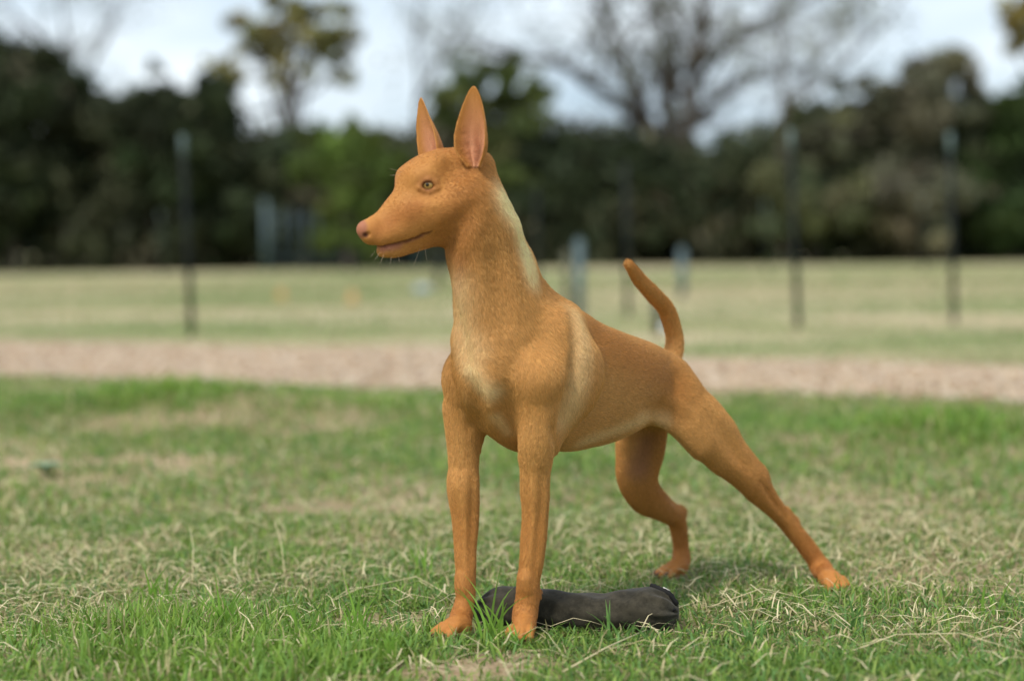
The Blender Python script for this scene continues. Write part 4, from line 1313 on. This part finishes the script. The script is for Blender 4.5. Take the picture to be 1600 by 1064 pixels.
# ------------------------------------------------------------------ grass
mat_grass = tinted('grass_blade', .55, .35, .3)
mat_straw = tinted('dry_straw', .75, .15, .2)
def blades(name, x, y, length, width, lean, col, mat, label, cat, flat=0.0, tipcol=None, zoff=-.004, seg=3):
    n = len(x)
    az = RNG.uniform(0, 2 * np.pi, n)
    d = np.stack([np.cos(az), np.sin(az), np.zeros(n)], 1)
    s = np.stack([-np.sin(az), np.cos(az), np.zeros(n)], 1)
    tw = RNG.normal(0, .5, n)
    s = s * np.cos(tw)[:, None] + np.array([0, 0, 1.0]) * np.sin(tw)[:, None] * .4
    base = np.stack([x, y, gh(x, y) + zoff], 1)
    bow = RNG.normal(0, .25, n)
    rings, cols = [], []
    ts = np.linspace(0, 1, seg + 1)
    for k, t in enumerate(ts):
        ang = lean * (0.25 + 0.95 * t)                        # leans over more towards the tip
        hor = length * t * np.sin(ang); ver = length * t * np.cos(ang)
        p = base + d * hor[:, None] + np.array([0, 0, 1.0]) * np.maximum(ver, .002 + flat)[:, None] + s * (bow * length * t * t)[:, None] * .6
        w = width * (1 - t ** 2.2) * (.7 + .3 * min(1, t * 4)) * .5
        if k < seg:
            rings.append(p - s * w[:, None]); rings.append(p + s * w[:, None])
        else:
            rings.append(p)
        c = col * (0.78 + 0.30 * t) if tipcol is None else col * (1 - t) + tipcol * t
        cols += [c] * (2 if k < seg else 1)
    nv = 2 * seg + 1
    V_ = np.stack(rings, 1).reshape(-1, 3)
    C_ = np.stack(cols, 1).reshape(-1, 3)
    o = nv * np.arange(n)[:, None]
    quads = [np.concatenate([o + 2 * k, o + 2 * k + 1, o + 2 * k + 3, o + 2 * k + 2], 1) for k in range(seg - 1)]
    tri = np.concatenate([o + 2 * seg - 2, o + 2 * seg - 1, o + 2 * seg], 1)
    loops = np.concatenate([np.concatenate(quads).ravel(), tri.ravel()])
    sizes = np.concatenate([np.full(n * (seg - 1), 4), np.full(n, 3)])
    ob = mesh_np(name, V_, loops, sizes, mat, None, C_, True)
    tag(ob, label, cat, kind='stuff')
    return ob
def scatter(n, y0, y1, marg=.35, power=1.0):
    y = y0 + (y1 - y0) * RNG.random(n) ** power
    hw = .255 * y + marg
    x = RNG.uniform(-1, 1, n) * hw
    return x, y
PAWS = [G(712, 992), G(815, 998), G(1052, 899), G(1299, 918)]
def free(x, y, r=.042):
    ok = np.ones(len(x), bool)
    a, b = TOY_A[:2], TOY_B[:2]
    d = b - a
    t = np.clip(((x - a[0]) * d[0] + (y - a[1]) * d[1]) / (d @ d), 0, 1)
    ok &= np.hypot(x - a[0] - t * d[0], y - a[1] - t * d[1]) > .038
    for g in PAWS:
        ok &= np.hypot(x - g[0], y - g[1]) > r
    return ok
def dryzone(x, y):
    z = ell(x, y * 0 + 0, x * 0, 0, 1, 1)
    band = np.exp(-((y - 4.35) / .75) ** 2)
    return np.clip(.72 * band * (.30 + 1.2 * np.clip((fnoise(x, y, .42, 91) - .35) * 3, 0, 1)) + .25 * np.clip((fnoise(x, y, .3, 95) - .45) * 4, 0, 1), 0, 1)
def lush(x, y):
    m = ell(x, y, -.45, 3.12, .42, .26) + .8 * ell(x, y, -.62, 3.45, .25, .16) + 1.5 * ell(x, y, -1.25, 7.9, .85, .50) * np.clip((fnoise(x, y, .4, 103) - .3) * 2.2, 0, 1) + 1.0 * ell(x, y, 1.4, 6.7, .35, .45) + .25 * ell(x, y, .45, 3.1, .3, .1)
    m += .30 * np.clip((fnoise(x, y, .4, 101) - .55) * 5, 0, 1)
    return np.clip(m, 0, 1)
GREENS = np.array([lin(112, 146, 60), lin(130, 160, 68), lin(92, 130, 58), lin(144, 164, 78), lin(108, 146, 82)])

def turf(name, n, y0, y1, L0, W0, power, marg, label):
    x, y = scatter(n, y0, y1, marg, power)
    k = RNG.random(n)
    b_, l_, d_ = bare(x, y), lush(x, y), dryzone(x, y)
    keep = free(x, y) & (k > b_ * .97) & (y < near_edge(x) + RNG.normal(0, .05, n)) & (RNG.random(n) > d_ * .25)
    x, y, l_, d_ = x[keep], y[keep], l_[keep], d_[keep]
    m = len(x)
    ln = L0 * RNG.uniform(.45, 1.15, m) * (.78 + .75 * l_ + .35 * np.clip(fnoise(x, y, .25, 111) - .4, 0, 1))
    wd = W0 * RNG.uniform(.6, 1.25, m) * (1 + .35 * l_)
    lean = np.abs(RNG.normal(.95 - .35 * l_, .38, m))
    c = GREENS[RNG.integers(0, 5, m)] * np.clip(RNG.normal(1, .16, (m, 1)), .6, 1.5)
    c = c * (1 - .55 * l_[:, None]) + .55 * l_[:, None] * lin(132, 166, 60)
    dry = (RNG.random(m) < .05 + .30 * d_)[:, None]
    c = np.where(dry, lin(196, 182, 136) * np.clip(RNG.normal(1, .15, (m, 1)), .6, 1.3), c)
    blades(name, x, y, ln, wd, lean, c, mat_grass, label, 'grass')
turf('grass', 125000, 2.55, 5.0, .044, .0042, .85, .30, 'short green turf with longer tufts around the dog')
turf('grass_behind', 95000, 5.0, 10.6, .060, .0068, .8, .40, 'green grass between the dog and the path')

# dry straw lying through the turf
def straw(n, y0, y1, L0, W0, label, name):
    x, y = scatter(n, y0, y1, .25, .8)
    d_ = np.clip(dryzone(x, y) + .6 * bare(x, y), 0, 1)
    keep = free(x, y) & (RNG.random(n) < .10 + .90 * d_)
    x, y = x[keep], y[keep]; m = len(x)
    ln = L0 * RNG.uniform(.35, 1.3, m)
    lean = np.clip(RNG.normal(1.28, .16, m), .5, 1.5)
    c = np.where(RNG.random((m, 1)) < .75, lin(218, 204, 162), lin(184, 166, 122)) * np.clip(RNG.normal(1, .12, (m, 1)), .6, 1.25)
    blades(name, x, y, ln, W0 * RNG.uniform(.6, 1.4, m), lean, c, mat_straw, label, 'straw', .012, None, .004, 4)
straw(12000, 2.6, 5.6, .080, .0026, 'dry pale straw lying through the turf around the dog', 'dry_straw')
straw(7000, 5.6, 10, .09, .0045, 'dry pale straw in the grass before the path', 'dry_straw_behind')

# far field
def far_turf():
    n = 60000
    x, y = scatter(n, 10.6, 44, 1.5, 1.25)
    keep = (y > far_edge(x) - RNG.normal(.05, .08, n))
    x, y = x[keep], y[keep]; m = len(x)
    t = fnoise(x * .42, y, 2.6, 121)
    dry = (RNG.random(m) < np.clip((t - .40) * 5, .12, .92))[:, None]
    c = np.where(dry, lin(196, 182, 146), lin(124, 146, 86)) * np.clip(RNG.normal(1, .15, (m, 1)), .6, 1.4)
    sc = np.clip(y / 14, 1, 2.6)
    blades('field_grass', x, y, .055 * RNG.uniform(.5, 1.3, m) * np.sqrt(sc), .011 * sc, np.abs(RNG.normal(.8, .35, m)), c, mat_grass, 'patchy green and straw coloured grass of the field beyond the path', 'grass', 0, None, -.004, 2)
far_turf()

# single plants one can pick out: tall tufts
def tuft(px, py, n, L0, spread, label, col, dz=0):
    g = G(px, py); g[2] = 0
    root = empty('grass_tuft', (g[0], g[1], float(gh(g[0], g[1]))))
    tag(root, label, 'grass tuft', 'tall grass tufts')
    for k in range(n):
        az = random.uniform(0, 2 * math.pi); ln = L0 * random.uniform(.5, 1.1); le = random.uniform(.1, spread)
        d = np.array([math.cos(az), math.sin(az) * .6, 0]); s = np.array([-math.sin(az), math.cos(az), 0]) * .5 + np.array([.8, 0, 0]); s /= np.linalg.norm(s)
        o = np.array([random.gauss(0, .012), random.gauss(0, .008), -.004])
        V_, F = [], []
        for i in range(7):
            t = i / 6; a = le * (.3 + 1.1 * t)
            p = o + d * ln * t * math.sin(a) + np.array([0, 0, ln * t * math.cos(a)])
            w = .0029 * (1 - t ** 2) * (.6 + .4 * min(1, t * 4)) + .0001
            V_ += [p - s * w, p + np.array([d[0], d[1], 0]) * .0008, p + s * w]
        for i in range(6):
            b = i * 3
            F += [(b, b + 1, b + 4, b + 3), (b + 1, b + 2, b + 5, b + 4)]
        cc = np.tile(np.array(col) * random.uniform(.8, 1.2), (len(V_), 1))
        mesh_py('blade', V_, F, mat_grass, root, True, cc)
tg = lin(132, 172, 70)
tuft(775, 1006, 11, .13, .75, 'bright green grass tuft rising between the front paws', tg)
tuft(806, 1012, 8, .06, .9, 'low grass tuft at the toes of the dog\'s left front paw', tg)
tuft(960, 1004, 9, .075, .9, 'grass tuft in front of the fabric roll, right of the front paws', lin(112, 150, 78))
tuft(1015, 1010, 9, .07, .9, 'grass tuft before the right end of the fabric roll', lin(116, 150, 84))
tuft(660, 905, 6, .10, .45, 'upright grass tuft left of the front legs', tg)
tuft(350, 990, 16, .11, .9, 'large grass tuft low in the left part of the photo', tg)
tuft(240, 950, 14, .10, .9, 'grass tuft left of the large foreground tuft', tg)
tuft(470, 1010, 14, .10, .8, 'grass tuft right of the large foreground tuft', tg)
tuft(560, 1000, 10, .11, .6, 'upright grass tuft halfway between the large tuft and the paws', tg)
tuft(610, 1040, 10, .09, .7, 'grass tuft at the bottom of the photo left of the bare soil', tg)
tuft(1330, 985, 9, .07, .8, 'grass tuft below the stretched hind paw', lin(112, 150, 80))
tuft(1552, 960, 5, .08, .5, 'small upright grass tuft near the right edge', tg)
tuft(1180, 1010, 10, .07, .9, 'grass tuft right of the fabric roll', lin(110, 148, 80))

# long dry stems one can pick out
def stem(pts, label, r=.0011):
    w = [G(a, b) + np.array([0, 0, z]) for a, b, z in pts]
    for q in w: q[2] += float(gh(q[0], q[1]))
    root = w[0].copy()
    v, f = tube([q - root for q in w], list(np.linspace(r, r * .5, len(w))), 6)
    o = mesh_py('dry_stem', v, f, plain('dry_stem_straw', tuple(lin(206, 192, 150)), .7, .2, 60), None, True)
    o.location = root
    tag(o, label, 'stem', 'long dry grass stems')
stem([(1320, 1030, .01), (1400, 1020, .03), (1500, 1018, .03), (1598, 1032, .015)], 'long dry stem lying near the bottom right corner')
stem([(880, 1060, .01), (950, 1030, .02), (1010, 1002, .02)], 'dry stem below the right end of the fabric roll', .0016)
stem([(445, 905, .005), (440, 895, .06), (430, 890, .10)], 'upright bent dry stem in the straw left of the dog')
stem([(300, 915, .005), (303, 900, .06), (298, 892, .09)], 'upright dry stem farthest left in the straw')
stem([(262, 745, .02), (310, 765, .03), (370, 800, .02)], 'thin dry stem leaning over the grass at left', .0013)
stem([(210, 800, .01), (220, 775, .04), (245, 750, .05)], 'arched dry stem beside the bare patch at left', .0014)
stem([(1170, 860, .01), (1175, 845, .05), (1155, 815, .07)], 'dry stem standing between the hind legs')
stem([(700, 945, .02), (650, 925, .03), (560, 945, .03), (520, 955, .02)], 'long dry stem lying left of the front paws')
stem([(1110, 960, .015), (1190, 945, .03), (1290, 960, .02)], 'dry stem lying below the hind paw')
# low broad-leaved weed
def weed(px, py, label):
    g = G(px, py)
    root = empty('low_weed', (g[0], g[1], float(gh(g[0], g[1])))); tag(root, label, 'weed')
    mw = plain('weed_leaf', tuple(lin(128, 152, 118)), .5, .2, 40)
    for k in range(9):
        az = 2 * math.pi * k / 9 + random.uniform(-.2, .2); ln = random.uniform(.035, .06)
        d = np.array([math.cos(az), math.sin(az), 0]); s = np.array([-math.sin(az), math.cos(az), 0])
        V_, F = [], []
        for i in range(6):
            t = i / 5; w = .016 * math.sin(math.pi * min(.97, .12 + t * .88)) + .001
            p = d * ln * t + np.array([0, 0, .012 + .03 * math.sin(t * 2.2)])
            V_ += [p - s * w + np.array([0, 0, .004]), p, p + s * w + np.array([0, 0, .004])]
        for i in range(5):
            b = 3 * i; F += [(b, b + 1, b + 4, b + 3), (b + 1, b + 2, b + 5, b + 4)]
        mesh_py('leaf', V_, F, mw, root, True)
weed(72, 748, 'low blue green broad leaved weed beside the bare patch at left')
